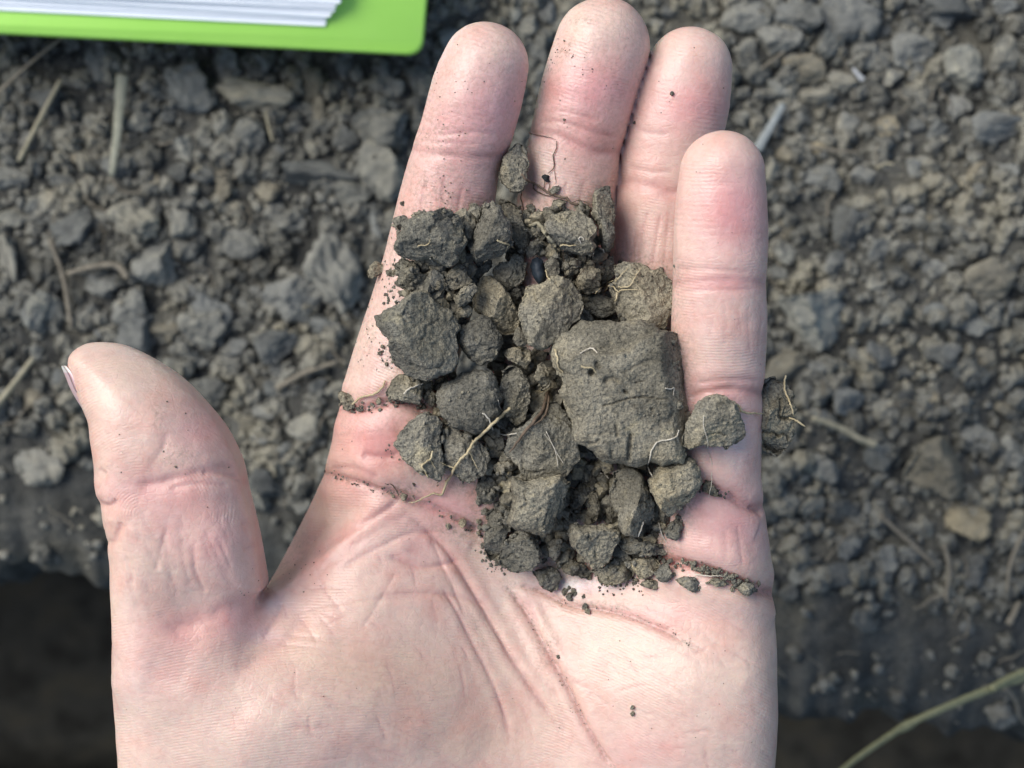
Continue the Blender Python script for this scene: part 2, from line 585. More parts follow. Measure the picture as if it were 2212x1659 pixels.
THUMB = crspline(zpoly([(x, y, 9) for x, y in [
    (152, 783), (157, 762), (181, 744), (215, 739), (268, 745), (330, 774), (390, 815), (440, 868), (480, 920), (505, 968), (519, 1005), (530, 1060), (545, 1120), (556, 1180), (563, 1238), (565, 1272),
    (548, 1300), (545, 1380), (520, 1480), (440, 1560), (330, 1560), (255, 1500), (243, 1420), (243, 1350), (243, 1260), (243, 1200), (240, 1150), (231, 1100), (217, 1058), (215, 1000), (207, 945), (204, 915), (189, 880), (172, 840), (160, 810)]]), 5, True)
# relief of the palm: px, py, rx, ry, height mm
BUMPS = [(520, 1560, 300, 260, 11), (760, 1500, 280, 200, 5), (1520, 1480, 240, 260, 9), (1130, 1230, 260, 170, -5.5), (1590, 1180, 90, 75, 3.2), (860, 975, 130, 75, 2.2), (1010, 1090, 90, 55, 1.2),
         (625, 1200, 80, 110, -2), (1120, 1560, 150, 260, -3), (840, 1280, 200, 120, 2.5), (1500, 1180, 150, 90, 2)]
def pxof(x, y, z):
    k = kpx(z)
    return x / k + 1106.0, 829.5 - y / k
def relief(x, y):
    u, v = pxof(x, y, 0.0)
    z = np.full(np.shape(x), -7.0)
    for (a, b, rx, ry, h) in BUMPS:
        z = z + h * np.exp(-((u - a) / rx) ** 2 - ((v - b) / ry) ** 2)
    # the web: left of a ridge that runs from the thumb fold towards the index finger the flesh falls away
    ex, ey = 268.0 / 348.0, -222.0 / 348.0
    al = (u - 566) * ex + (v - 1306) * ey
    pe = (u - 566) * ey - (v - 1306) * ex
    t = np.clip((pe + 8) / 50.0, 0, 1)
    f = np.clip(1 - al / 360.0, 0, 1) * np.clip((al + 160) / 120.0, 0, 1)
    z = z - 12.0 * t * t * (3 - 2 * t) * f ** 0.8
    return z

H_ = 0.62
def build_hand():
    x0, x1, y0, y1, z0, z1 = -86.0, 52.0, -140.0, 75.0, -40.0, 30.0
    xs = np.arange(x0, x1, H_); ys = np.arange(y0, y1, H_); zs = np.arange(z0, z1, H_)
    GX, GY = np.meshgrid(xs, ys, indexing='ij')
    Q = np.stack([GX.ravel(), GY.ravel()], 1)
    def extr(poly, zmid, T, R):
        d2 = sdpoly(Q, poly).reshape(GX.shape)
        dx = (d2 + R)[:, :, None].astype(np.float32)
        dz = (np.abs(zs[None, None, :] - zmid[:, :, None]) - (T - R)[:, :, None]).astype(np.float32)
        return np.minimum(np.maximum(dx, dz), 0) + np.hypot(np.maximum(dx, 0), np.maximum(dz, 0)) - R
    U, V_ = pxof(GX, GY, 0.0)
    T = 10.5 + 8 * np.clip((V_ - 1750) / 500, 0, 1)
    T = T - 3.0 * np.exp(-((U - 610) / 110) ** 2 - ((V_ - 1190) / 170) ** 2)
    zr = relief(GX, GY)
    zmid = zr - 1.5
    Fld = extr(PALM, zmid, T, 8.5)
    # thumb: seen from its side, pad towards the fingers
    zt = 8.0 + 0.0 * GX + 2.0 * np.exp(-((U - 330) / 140) ** 2 - ((V_ - 900) / 130) ** 2) - 6.5 * (lambda q: q * q * (3 - 2 * q))(np.clip((V_ - 1080) / 520.0, 0, 1)) - 3.0 * np.exp(-((U - 480) / 120) ** 2 - ((V_ - 1290) / 90) ** 2)
    tip = np.clip((1000 - V_) / 260, 0, 1)
    Tt = 12.0 - 3.5 * tip ** 2
    Th = extr(THUMB, zt, Tt, 8.3)
    Fld = smin(Fld, Th, 7.0)
    base = Fld.copy()
    for name, S in FINGERS.items():
        m = 11.0
        ix = slice(max(0, int((S[:, 0].min() - S[:, 3].max() - m - x0) / H_)), int((S[:, 0].max() + S[:, 3].max() + m - x0) / H_) + 1)
        iy = slice(max(0, int((S[:, 1].min() - S[:, 3].max() - m - y0) / H_)), int((S[:, 1].max() + S[:, 3].max() + m - y0) / H_) + 1)
        iz = slice(max(0, int((S[:, 2].min() - S[:, 3].max() - m - z0) / H_)), int((S[:, 2].max() + S[:, 3].max() + m - z0) / H_) + 1)
        A = np.stack(np.meshgrid(xs[ix], ys[iy], zs[iz], indexing='ij'), -1).astype(np.float32)
        d = np.full(A.shape[:3], 40.0, np.float32)
        ax_, ay_, az_ = xs[ix], ys[iy], zs[iz]
        for a, b in zip(S[:-1], S[1:]):
            g = max(a[3], b[3]) + 9.0
            jx = slice(np.searchsorted(ax_, min(a[0], b[0]) - g), np.searchsorted(ax_, max(a[0], b[0]) + g))
            jy = slice(np.searchsorted(ay_, min(a[1], b[1]) - g), np.searchsorted(ay_, max(a[1], b[1]) + g))
            d[jx, jy] = np.minimum(d[jx, jy], sweep_d(A[jx, jy], np.array([a, b])))
        Fld[ix, iy, iz] = np.minimum(Fld[ix, iy, iz], smin(d, base[ix, iy, iz], 6.0))
    # surface nets
    s = Fld < 0
    nx, ny, nz = Fld.shape
    c = s[:-1, :-1, :-1].astype(np.int8)
    tot = np.zeros((nx - 1, ny - 1, nz - 1), np.int8)
    for dx in (0, 1):
        for dy in (0, 1):
            for dz in (0, 1):
                tot += s[dx:nx - 1 + dx, dy:ny - 1 + dy, dz:nz - 1 + dz]
    act = (tot > 0) & (tot < 8)
    ci = np.argwhere(act)
    vid = np.full(act.shape, -1, np.int32)
    vid[act] = np.arange(len(ci))
    acc = np.zeros((len(ci), 3)); cnt = np.zeros(len(ci))
    corners = [(a, b, d) for a in (0, 1) for b in (0, 1) for d in (0, 1)]
    vals = {k: Fld[ci[:, 0] + k[0], ci[:, 1] + k[1], ci[:, 2] + k[2]].astype(float) for k in corners}
    for a in corners:
        for ax in range(3):
            if a[ax] == 0:
                b = list(a); b[ax] = 1; b = tuple(b)
                fa, fb = vals[a], vals[b]
                cross = (fa < 0) != (fb < 0)
                t = np.where(cross, fa / np.where(cross, fa - fb, 1), 0)
                p = np.tile(np.array(a, float), (len(ci), 1)); p[:, ax] += t
                acc += p * cross[:, None]; cnt += cross
    V = (ci + acc / cnt[:, None]) * H_ + np.array([x0, y0, z0])
    Fs = []
    for ax in range(3):
        o1, o2 = [(1, 2), (2, 0), (0, 1)][ax]
        sl0 = [slice(1, n - 1) for n in Fld.shape]; sl0[ax] = slice(0, Fld.shape[ax] - 1)
        sl1 = list(sl0); sl1[ax] = slice(1, Fld.shape[ax])
        ch = s[tuple(sl0)] != s[tuple(sl1)]
        e = np.argwhere(ch)
        ins = s[tuple(sl0)][ch]
        e = e + np.array([1, 1, 1]); e[:, ax] -= 1
        def cell(d1, d2):
            q = e.copy(); q[:, o1] += d1; q[:, o2] += d2
            return vid[q[:, 0], q[:, 1], q[:, 2]]
        f = np.stack([cell(-1, -1), cell(0, -1), cell(0, 0), cell(-1, 0)], 1)
        f[~ins] = f[~ins][:, ::-1]
        Fs.append(f)
    F = np.concatenate(Fs)
    # relax
    E = np.concatenate([F[:, [0, 1]], F[:, [1, 2]], F[:, [2, 3]], F[:, [3, 0]]])
    deg = np.bincount(E.ravel(), minlength=len(V)).astype(float)
    for it, lam in enumerate((0.5, -0.52, 0.5, -0.52, 0.5, -0.52)):
        A = np.zeros_like(V)
        for k in range(3):
            A[:, k] = np.bincount(E[:, 0], V[E[:, 1], k], len(V)) + np.bincount(E[:, 1], V[E[:, 0], k], len(V))
        V = V + lam * (A / deg[:, None] - V)
    bvh = BVHTree.FromPolygons([tuple(v) for v in V], [tuple(f) for f in F])
    # refine what faces the sky and lies near the view: every such triangle into four
    T3 = np.concatenate([F[:, [0, 1, 2]], F[:, [0, 2, 3]]])
    N = vnormals(V, T3)
    fine = (N[T3].mean(1)[:, 2] > -0.25) & (V[T3].mean(1)[:, 1] > -78)
    ed = np.sort(np.concatenate([T3[:, [0, 1]], T3[:, [1, 2]], T3[:, [2, 0]]]), axis=1)
    keys = ed[:, 0].astype(np.int64) * len(V) + ed[:, 1]
    uk, inv = np.unique(keys, return_inverse=True)
    nT = len(T3)
    split = np.zeros(len(uk), bool)
    split[inv[np.concatenate([fine, fine, fine])]] = True
    mid = np.full(len(uk), -1)
    mid[split] = len(V) + np.arange(split.sum())
    ua, ub = uk[split] // len(V), uk[split] % len(V)
    V = np.concatenate([V, 0.5 * (V[ua] + V[ub])])
    m0, m1, m2 = mid[inv[:nT]], mid[inv[nT:2 * nT]], mid[inv[2 * nT:]]
    k = (m0 >= 0).astype(int) + (m1 >= 0) + (m2 >= 0)
    out = [T3[k == 0]]
    q = k == 3
    a_, b_, c_ = T3[q].T
    out += [np.stack(t_, 1) for t_ in ((a_, m0[q], m2[q]), (m0[q], b_, m1[q]), (m2[q], m1[q], c_), (m0[q], m1[q], m2[q]))]
    for r in range(3):
        M = [m0, m1, m2]
        A0, B0, C0 = T3[:, r], T3[:, (r + 1) % 3], T3[:, (r + 2) % 3]
        e0, e1, e2 = M[r], M[(r + 1) % 3], M[(r + 2) % 3]
        q = (k == 1) & (e0 >= 0)
        out += [np.stack((A0[q], e0[q], C0[q]), 1), np.stack((e0[q], B0[q], C0[q]), 1)]
        q = (k == 2) & (e2 < 0)
        out += [np.stack((A0[q], e0[q], C0[q]), 1), np.stack((e0[q], e1[q], C0[q]), 1), np.stack((e0[q], B0[q], e1[q]), 1)]
    T3 = np.concatenate(out)
    E = np.concatenate([T3[:, [0, 1]], T3[:, [1, 2]], T3[:, [2, 0]]])
    deg = np.bincount(E.ravel(), minlength=len(V)).astype(float)
    for lam in (0.5, -0.52, 0.5, -0.52):
        A = np.zeros_like(V)
        for kk in range(3):
            A[:, kk] = np.bincount(E[:, 0], V[E[:, 1], kk], len(V)) + np.bincount(E[:, 1], V[E[:, 0], kk], len(V))
        V = V + lam * (A / deg[:, None] - V)
    return mesh_np('hand', V, T3), bvh

hand_me, BVH_H = build_hand()
hand_me.name = 'hand'

HEAP = cr('P', '1560,870 1850,830 2060,820 2330,810 2400,1030 2620,1070 2620,1290 2660,1400 2670,1830 2700,1960 2600,2170 2420,2250 2190,2230 1940,2120 1880,1920 1600,1770 1690,1610 1540,1400 1590,1140')

def paint_hand(me):
    n = len(me.vertices)
    co = np.zeros(n * 3, np.float32); me.vertices.foreach_get('co', co); V = co.reshape(-1, 3).astype(float) / MM
    nn = np.zeros(n * 3, np.float32); me.vertices.foreach_get('normal', nn); N = nn.reshape(-1, 3).astype(float)
    U, Vp = V[:, 0] / ((CAM_Z - V[:, 2]) * 2 * TANH / 2212) + 1106, 829.5 - V[:, 1] / ((CAM_Z - V[:, 2]) * 2 * TANH / 2212)
    PX = np.stack([U, Vp], 1)
    # which part of the hand each vertex belongs to
    names = list(FINGERS)
    comp = np.full(n, -1); best = np.full(n, 1.2)
    axial = np.zeros(n); lat = np.zeros(n)
    for i, nm in enumerate(names):
        S = FINGERS[nm]
        bb = (V[:, 0] > S[:, 0].min() - 14) & (V[:, 0] < S[:, 0].max() + 14) & (V[:, 1] > S[:, 1].min() - 4)
        idx = np.where(bb)[0]
        d = sweep_d(V[idx].astype(np.float32), S)
        ok = d < best[idx]
        comp[idx[ok]] = i; best[idx[ok]] = d[ok]
    thumb = (comp < 0) & (U < 570) & (Vp < 1290)
    comp[thumb] = 4
    up = np.clip((N[:, 2] + 0.05) / 0.4, 0, 1)
    disp = np.zeros(n)
    base = np.array([0.640, 0.458, 0.372])
    col = np.tile(base, (n, 1))
    dirt = np.zeros(n)

    def blob(px, py, rx, ry, c, s, cm=None, ang=0):
        nonlocal col
        ca, sa = math.cos(math.radians(ang)), math.sin(math.radians(ang))
        a = (U - px) * ca + (Vp - py) * sa
        b = -(U - px) * sa + (Vp - py) * ca
        g = s * np.exp(-(a / rx) ** 2 - (b / ry) ** 2)
        if cm == 4: g = g * (U < 600) / (1 + np.exp((Vp - 1300) / 35.0))
        elif cm is not None: g = g * (comp == cm)
        if c in (PINK, ROSE): g = np.clip(1.2 * g, 0, 0.92)
        col = col + g[:, None] * (np.array(c) - col)
    PINK = (0.640, 0.335, 0.315); ROSE = (0.625, 0.285, 0.255); PALE = (0.635, 0.480, 0.392); WHITE = (0.72, 0.570, 0.495)
    TAN = (0.530, 0.355, 0.250); PURP = (0.570, 0.330, 0.330)
    # fingers are pinker than the palm
    for i in range(4):
        g = 0.45 * (comp == i)
        col = col + g[:, None] * (np.array((0.650, 0.430, 0.382)) - col)
    blob(1070, 240, 80, 90, PURP, 0.7, 0); blob(980, 270, 80, 80, PINK, 0.65, 0); blob(1010, 440, 110, 90, PINK, 0.35, 0); blob(960, 180, 50, 90, PALE, 0.4, 0)
    blob(1275, 200, 110, 70, PINK, 0.8, 1); blob(1245, 300, 100, 35, ROSE, 0.35, 1); blob(1300, 60, 90, 50, PALE, 0.5, 1); blob(1165, 330, 40, 60, WHITE, 0.5, 1)
    blob(1500, 235, 90, 60, PINK, 0.65, 2); blob(1400, 410, 70, 25, ROSE, 0.30, 2); blob(1380, 440, 40, 40, PALE, 0.5, 2); blob(1480, 100, 80, 40, PALE, 0.4, 2)
    blob(1585, 450, 75, 90, PINK, 0.85, 3); blob(1560, 320, 70, 50, PALE, 0.35, 3); blob(1570, 612, 90, 20, PINK, 0.5, 3); blob(1560, 850, 100, 45, PURP, 0.5, 3); blob(1590, 720, 60, 80, PALE, 0.4, 3)
    blob(1590, 960, 30, 50, WHITE, 0.7, 3); blob(1570, 1130, 90, 60, PINK, 0.5)
    blob(800, 950, 110, 60, ROSE, 0.6); blob(860, 960, 60, 30, ROSE, 0.4); blob(960, 1095, 90, 40, PINK, 0.6); blob(740, 1060, 80, 40, ROSE, 0.35); blob(770, 740, 50, 120, PALE, 0.4, 0)
    blob(330, 1060, 150, 45, PINK, 0.45, 4); blob(280, 850, 90, 60, PALE, 0.4, 4); blob(430, 930, 70, 60, PINK, 0.45, 4); blob(470, 1170, 60, 90, PINK, 0.45, 4); blob(370, 1130, 60, 60, PINK, 0.35, 4)
    blob(400, 1370, 110, 45, ROSE, 0.45); blob(520, 1340, 70, 40, PINK, 0.5); blob(330, 1450, 120, 70, PINK, 0.22)
    blob(650, 1200, 90, 110, PINK, 0.35); blob(800, 1180, 130, 50, WHITE, 0.25); blob(820, 1450, 260, 80, TAN, 0.55, None, 8); blob(1000, 1590, 170, 70, TAN, 0.45); blob(900, 1180, 60, 60, PINK, 0.3)
    blob(1130, 1270, 80, 50, WHITE, 0.6); blob(1400, 1420, 180, 70, PALE, 0.6, None, 25); blob(1560, 1540, 120, 120, PALE, 0.45); blob(1260, 1265, 70, 14, (0.80, 0.70, 0.68), 0.8); blob(1430, 1325, 120, 30, PINK, 0.35); blob(1390, 1620, 110, 60, PINK, 0.3)
    blob(600, 1310, 45, 22, (0.66, 0.53, 0.53), 0.5); blob(570, 1370, 40, 18, (0.66, 0.53, 0.53), 0.4); blob(270, 1500, 45, 190, WHITE, 0.45); blob(560, 1600, 200, 80, PALE, 0.35)

    def crease(pts, wd, dp, red=0.5, cm=None, dirty=0.0, bulge=0.25, taper=0.12):
        nonlocal disp, col, dirt
        P = crspline(pts, 5)
        lo, hi = P.min(0) - 14 * wd / 0.083, P.max(0) + 14 * wd / 0.083
        m = (U > lo[0]) & (U < hi[0]) & (Vp > lo[1]) & (Vp < hi[1]) & (N[:, 2] > -0.2)
        if cm is not None: m &= np.isin(comp, cm)
        idx = np.where(m)[0]
        if len(idx) == 0: return
        q = PX[idx]
        L = np.concatenate([[0], np.cumsum(np.linalg.norm(np.diff(P, axis=0), axis=1))])
        bd = np.full(len(idx), 1e9); bs = np.zeros(len(idx))
        for i in range(len(P) - 1):
            a, b = P[i], P[i + 1]; e = b - a
            t = np.clip(((q - a) @ e) / (e @ e + 1e-9), 0, 1)
            d = np.linalg.norm(q - a - t[:, None] * e, axis=1)
            k = d < bd
            bd[k] = d[k]; bs[k] = (L[i] + t[k] * (L[i + 1] - L[i])) / L[-1]
        d = bd * 0.0832
        tp = np.clip(np.minimum(bs, 1 - bs) / max(taper, 1e-3), 0, 1)
        tp = tp * tp * (3 - 2 * tp) if taper > 0 else np.ones_like(tp)
        wob = 0.75 + 0.5 * pn(np.stack([q[:, 0] / 40, q[:, 1] / 40, np.full(len(q), 3.3)], 1))
        g = np.exp(-(d / wd) ** 2) * tp
        disp[idx] += up[idx] * dp * (-(g * wob) - 0.22 * np.exp(-(d / (3.2 * wd)) ** 2) * tp + bulge * np.exp(-((d - 4.2 * wd) / (2.6 * wd)) ** 2) * tp)
        gr = 0.7 * red * np.exp(-(d / (1.5 * wd)) ** 2) * tp + 0.22 * red * np.exp(-(d / (5 * wd)) ** 2) * tp
        col[idx] += np.clip(gr, 0, 1)[:, None] * (np.array((0.52, 0.235, 0.215)) - col[idx])
        dirt[idx] = np.maximum(dirt[idx], dirty * np.exp(-(d / (1.8 * wd)) ** 2))

    P_ = lambda s: cr('P', s)
    Fq = lambda s: cr('F', s)
    Eq = lambda s: cr('E', s)
    Hq = lambda s: cr('H', s)
    # joints of the fingers
    crease(Hq('255,715 330,738 500,758 640,768 720,750'), 0.75, 0.30, 0.35, [0], 0.2, taper=0)
    crease(Hq('280,640 400,655 560,640 700,655'), 0.35, 0.16, 0.15, [0]); crease(Hq('275,680 420,690 600,700'), 0.3, 0.14, 0.1, [0])
    crease(Hq('870,650 960,650 1050,690 1180,745 1290,730'), 0.75, 0.30, 0.40, [1], 0.1, taper=0)
    crease(Hq('880,590 1000,590 1150,640 1290,670'), 0.4, 0.22, 0.25, [1]); crease(Hq('920,540 1040,545 1180,590'), 0.3, 0.15, 0.15, [1])
    crease(Hq('1280,880 1400,890 1500,930 1560,930'), 0.75, 0.28, 0.35, [2], 0, taper=0); crease(Hq('1330,590 1400,640 1520,650'), 0.35, 0.14, 0.1, [2]); crease(Hq('1310,800 1420,830 1540,830'), 0.35, 0.18, 0.15, [2])
    crease(P_('2640,1115 2770,1108 2900,1103 3017,1117'), 0.8, 0.26, 0.35, [3], 0, taper=0); crease(P_('2650,1060 2790,1060 2960,1075'), 0.4, 0.18, 0.2, [3]); crease(P_('2660,1150 2800,1140 2990,1140'), 0.3, 0.12, 0.15, [3])
    crease(P_('2730,1560 2850,1535 3005,1550'), 0.7, 0.60, 0.5, [3, -1], 0.1, taper=0); crease(P_('2740,1510 2870,1495 3000,1500'), 0.4, 0.2, 0.2, [3])
    crease(P_('2700,1905 2770,1915 2860,1950 2930,1990 3010,2018'), 0.7, 0.95, 0.75, None, 0.35, 0.45, taper=0.04)
    crease(P_('2960,2000 3010,1985'), 0.4, 0.4, 0.3, None)
    crease(P_('2560,2190 2700,2225 2800,2250 2900,2290 2990,2325 3075,2345'), 0.8, 1.15, 0.75, None, 0.6, 0.5, taper=0.03)
    # index base, transverse creases
    crease(P_('1330,1592 1420,1610 1500,1590 1580,1575 1670,1600'), 0.8, 0.95, 0.7, None, 0.6, 0.45, taper=0.03)
    crease(P_('1250,1858 1330,1880 1420,1905 1500,1930 1600,1955 1700,1995 1800,2045 1900,2100'), 0.65, 0.75, 0.55, None, 0.5, 0.45, taper=0.05)
    crease(P_('1420,1790 1520,1800 1600,1770'), 0.8, 0.5, 0.4, None, 0, 0.4)
    crease(P_('1290,1850 1400,1840 1500,1880'), 0.5, 0.25, 0.3, None, 0.1)
    crease(Fq('1050,380 1180,410 1290,465 1400,480 1530,510 1650,560 1760,625'), 0.40, 0.50, 0.55, None, 0.5, 0.4, taper=0.2)
    # long creases of the palm
    crease(Fq('640,90 760,190 850,290 930,420 1000,540 1080,680 1160,800 1230,900 1290,1000'), 0.34, 0.50, 0.5, None, 0.2, 0.4, taper=0.2)
    crease(Fq('1040,380 1120,480 1170,570 1230,680 1290,790 1340,900 1400,1000 1460,1090'), 0.40, 0.62, 0.55, None, 0.5, 0.45, taper=0.12)
    crease(Fq('800,380 880,520 940,640 1000,760 1045,880 1070,1000'), 0.28, 0.32, 0.4, None, 0)
    crease(Fq('560,430 700,418 860,430 1000,470'), 0.35, 0.22, 0.25); crease(Fq('600,270 720,318 830,308 880,290'), 0.45, 0.30, 0.4); crease(Fq('760,190 800,290 860,420 900,520'), 0.3, 0.18, 0.2)
    crease(Fq('230,500 400,460 600,440 780,430'), 0.3, 0.12, 0.1); crease(Fq('640,330 560,470 500,560'), 0.3, 0.12, 0.1)
    r9 = np.random.default_rng(31)
    for k in range(60):                                              # criss-cross of fine palm lines
        x = r9.uniform(150, 1900); y = r9.uniform(250, 1080); ln = r9.uniform(50, 200)
        a = math.radians(r9.choice([58, 25, -12, 75]) + r9.normal() * 9)
        crease(Fq(f'{x},{y} {x + ln * .5 * math.cos(a) + r9.normal() * 5},{y + ln * .5 * math.sin(a) + r9.normal() * 5} {x + ln * math.cos(a)},{y + ln * math.sin(a)}'), 0.22, r9.uniform(0.06, 0.13), 0.22, None, 0.04, 0.1, taper=0.3)
    # folds running to the web
    crease(Fq('330,345 450,262 560,190 690,110'), 0.8, 0.22, 0.25, None, 0, 0.4); crease(Fq('300,290 420,205 560,125 660,60'), 0.7, 0.40, 0.4, None, 0, 0.3); crease(Fq('420,330 560,250 700,190 800,200'), 0.45, 0.25, 0.25)
    crease(Fq('180,420 230,330 330,210 380,140'), 0.6, 0.35, 0.3)
    rr = np.random.default_rng(3)
    for k in range(16):                                              # fine fan of wrinkles on the ball of the thumb
        y = 560 + k * 26 + rr.normal() * 6
        x = 130 + rr.uniform(0, 330)
        ln = rr.uniform(240, 520)
        sl = 0.10 + 0.016 * k
        crease(Fq(f'{x},{y + sl * (x - 150) * 0.6} {x + ln * .5},{y + sl * (x - 150 + ln * .5) * 0.85} {x + ln},{y + sl * (x - 150 + ln) * 1.05 + 10}'), 0.28, 0.10 + 0.08 * rr.random(), 0.05, None, 0, 0.1)
    for k in range(22):                                              # fine lines on the outer palm
        x = rr.uniform(1350, 1950); y = rr.uniform(520, 1050); ln = rr.uniform(60, 180)
        crease(Fq(f'{x},{y} {x + ln * .5},{y + ln * (.28 + .1 * rr.normal())} {x + ln},{y + ln * .62}'), 0.25, 0.09, 0.05, None, 0, 0.05)
    # length-wise lines on the fingers
    for cm, pts in ((0, '340,870 320,990'), (0, '432,850 420,1010'), (0, '520,900 500,1000'), (2, '1420,1010 1370,1180'), (2, '1360,1100 1330,1250'), (2, '1480,1020 1450,1200'), (1, '1110,860 1090,960'), (1, '1020,880 1010,980'), (2, '1520,1000 1500,1200')):
        crease(Hq(pts + ' ' + ' '.join(f'{float(a.split(",")[0]) - 8},{float(a.split(",")[1]) + 90}' for a in pts.split()[-1:])), 0.28, 0.14, 0.22, [cm], 0.05, 0.1)
    for x in (2730, 2800, 2850, 2905, 2950, 2985):
        crease(P_(f'{x + rr.normal() * 6},{1150 + rr.uniform(0, 60)} {x + rr.normal() * 8},{1250} {x + rr.normal() * 8},{1330 + rr.uniform(0, 100)}'), 0.28, 0.07, 0.08, [3], 0, 0.15)
        crease(P_(f'{x + rr.normal() * 6},{1600 + rr.uniform(0, 40)} {x + rr.normal() * 8},{1700} {x + rr.normal() * 8},{1800 + rr.uniform(0, 100)}'), 0.3, 0.07, 0.08, [3, -1], 0, 0.15)
    for k in range(14):
        y = 2080 + k * 11
        crease(P_(f'{2640 + rr.uniform(0, 40)},{y} {2780},{y + 6} {2900},{y + 16} {2990 - rr.uniform(0, 50)},{y + 34}'), 0.22, 0.07, 0.03, None, 0, 0.05)
    crease(P_('2900,2060 2915,2150 2920,2230'), 0.25, 0.14, 0.05, None, 0, 0.15); crease(P_('2850,2080 2860,2160 2850,2230'), 0.22, 0.1, 0.05, None)
    # thumb
    crease(Eq('480,650 560,640 640,618 720,597 790,583 868,578'), 0.9, 0.42, 0.4, None, 0.05, 0.4, taper=0.12); crease(Eq('720,600 800,605 850,620 892,645'), 0.5, 0.45, 0.35, None, 0, 0.3, taper=0.1)
    crease(Eq('600,660 700,640 820,650'), 0.4, 0.2, 0.2); crease(Eq('530,590 580,520 600,450'), 0.6, 0.2, 0.05)
    crease(Eq('335,700 385,722 420,700'), 0.5, 0.5, 0.3, None, 0, 0.3, taper=0.05); crease(Eq('380,850 408,842 440,780'), 0.5, 0.4, 0.3, None, 0, 0.3, taper=0.05); crease(Eq('350,590 380,610'), 0.5, 0.3, 0.1)
    crease(Eq('960,1040 925,1045 880,1062 800,1092 740,1128 650,1148 560,1195'), 1.6, 0.42, 0.35, None, 0, 0.30, taper=0.25); crease(Eq('1110,1100 1040,1185 980,1235 900,1285 820,1310'), 1.2, 0.30, 0.25, None, 0, 0.35)
    crease(Eq('1010,1065 990,1120 940,1200'), 0.5, 0.25, 0.2)
    crease(Eq('870,880 930,850'), 0.4, 0.3, 0.2); crease(Eq('860,780 920,790'), 0.4, 0.2, 0.1)
    for pts in ('600,790 575,880 560,960', '690,850 700,950 740,1040', '650,830 660,930 690,1010', '770,880 800,960 850,1020', '560,1100 600,1130 650,1200', '580,820 610,940 640,1060', '730,800 780,900 830,980'):
        crease(Eq(pts), 0.40, 0.13, 0.10, None, 0, 0.2)
    for k in range(20):
        x = rr.uniform(440, 820); y = rr.uniform(680, 1000)
        crease(Eq(f'{x},{y} {x + rr.uniform(8, 30)},{y + 50} {x + rr.uniform(20, 60)},{y + 110}'), 0.3, 0.10, 0.05, None, 0, 0.15)
    # low relief: soft unevenness of flesh
    disp += up * (0.26 * pn(V / 7.0 + 4) + 0.06 * pn(V / 2.6))
    # smears of dust
    def smear(px, py, rx, ry, s):
        g = s * np.exp(-((U - px) / rx) ** 2 - ((Vp - py) / ry) ** 2)
        np.maximum(dirt, g, out=dirt)
    smear(950, 300, 70, 60, 0.55); smear(930, 400, 70, 70, 0.5); smear(960, 440, 50, 40, 0.5); smear(1222, 107, 18, 22, 0.9); smear(1185, 146, 14, 12, 0.8); smear(1250, 45, 50, 14, 0.5); smear(1010, 150, 60, 60, 0.28)
    smear(340, 900, 16, 40, 0.45); smear(385, 985, 45, 30, 0.4); smear(900, 560, 60, 80, 0.5); smear(800, 720, 30, 60, 0.5); smear(610, 1225, 40, 40, 0.4); smear(640, 1170, 40, 60, 0.25); smear(1030, 1370, 20, 60, 0.3); smear(870, 1060, 60, 20, 0.6)
    hs = sdpoly(PX[:, :], HEAP)
    np.maximum(dirt, 0.60 * np.exp(-(np.clip(hs, 0, None) / 38.0) ** 2) * (hs < 150), out=dirt)
    np.maximum(dirt, 0.22 * (comp >= 0) * (comp < 2), out=dirt)
    smear(1180, 1390, 26, 50, 0.6); smear(1300, 1310, 90, 16, 0.6); smear(1000, 1140, 70, 25, 0.7)
    V2 = V + N * disp[:, None]
    me.vertices.foreach_set('co', (V2 * MM).astype(np.float32).ravel())
    # ridges
    phase = np.zeros(n)
    pal = comp < 0
    phase[pal] = np.hypot(V[pal, 0] + 30.0, V[pal, 1] + 175.0)
    for i, nm in enumerate(names):
        S = FINGERS[nm]; k = comp == i
        core = S[7, :3]
        ax = S[0, :3] - S[12, :3]; ax /= np.linalg.norm(ax)
        rel = V[k] - core
        a = rel @ ax
        r = np.linalg.norm(rel, axis=1)
        phase[k] = np.where(a > 0, r, a)
    k = (comp == 4) & (Vp < 1130)
    phase[k] = np.hypot(V[k, 0] + 62, V[k, 1] + 22)
    me.attributes.new('ridge', 'FLOAT', 'POINT').data.foreach_set('value', phase.astype(np.float32))
    me.attributes.new('dirt', 'FLOAT', 'POINT').data.foreach_set('value', dirt.astype(np.float32))
    ca = np.ones((n, 4), np.float32); ca[:, :3] = np.clip(col, 0, 1)
    me.attributes.new('skin', 'FLOAT_COLOR', 'POINT').data.foreach_set('color', ca.ravel())
    me.polygons.foreach_set('use_smooth', np.ones(len(me.polygons), dtype=bool))
    me.update()
paint_hand(hand_me)
hand = add('hand', hand_me, M_SKIN, 'open left hand, palm up and cupped, carrying a heap of soil clods', 'hand')

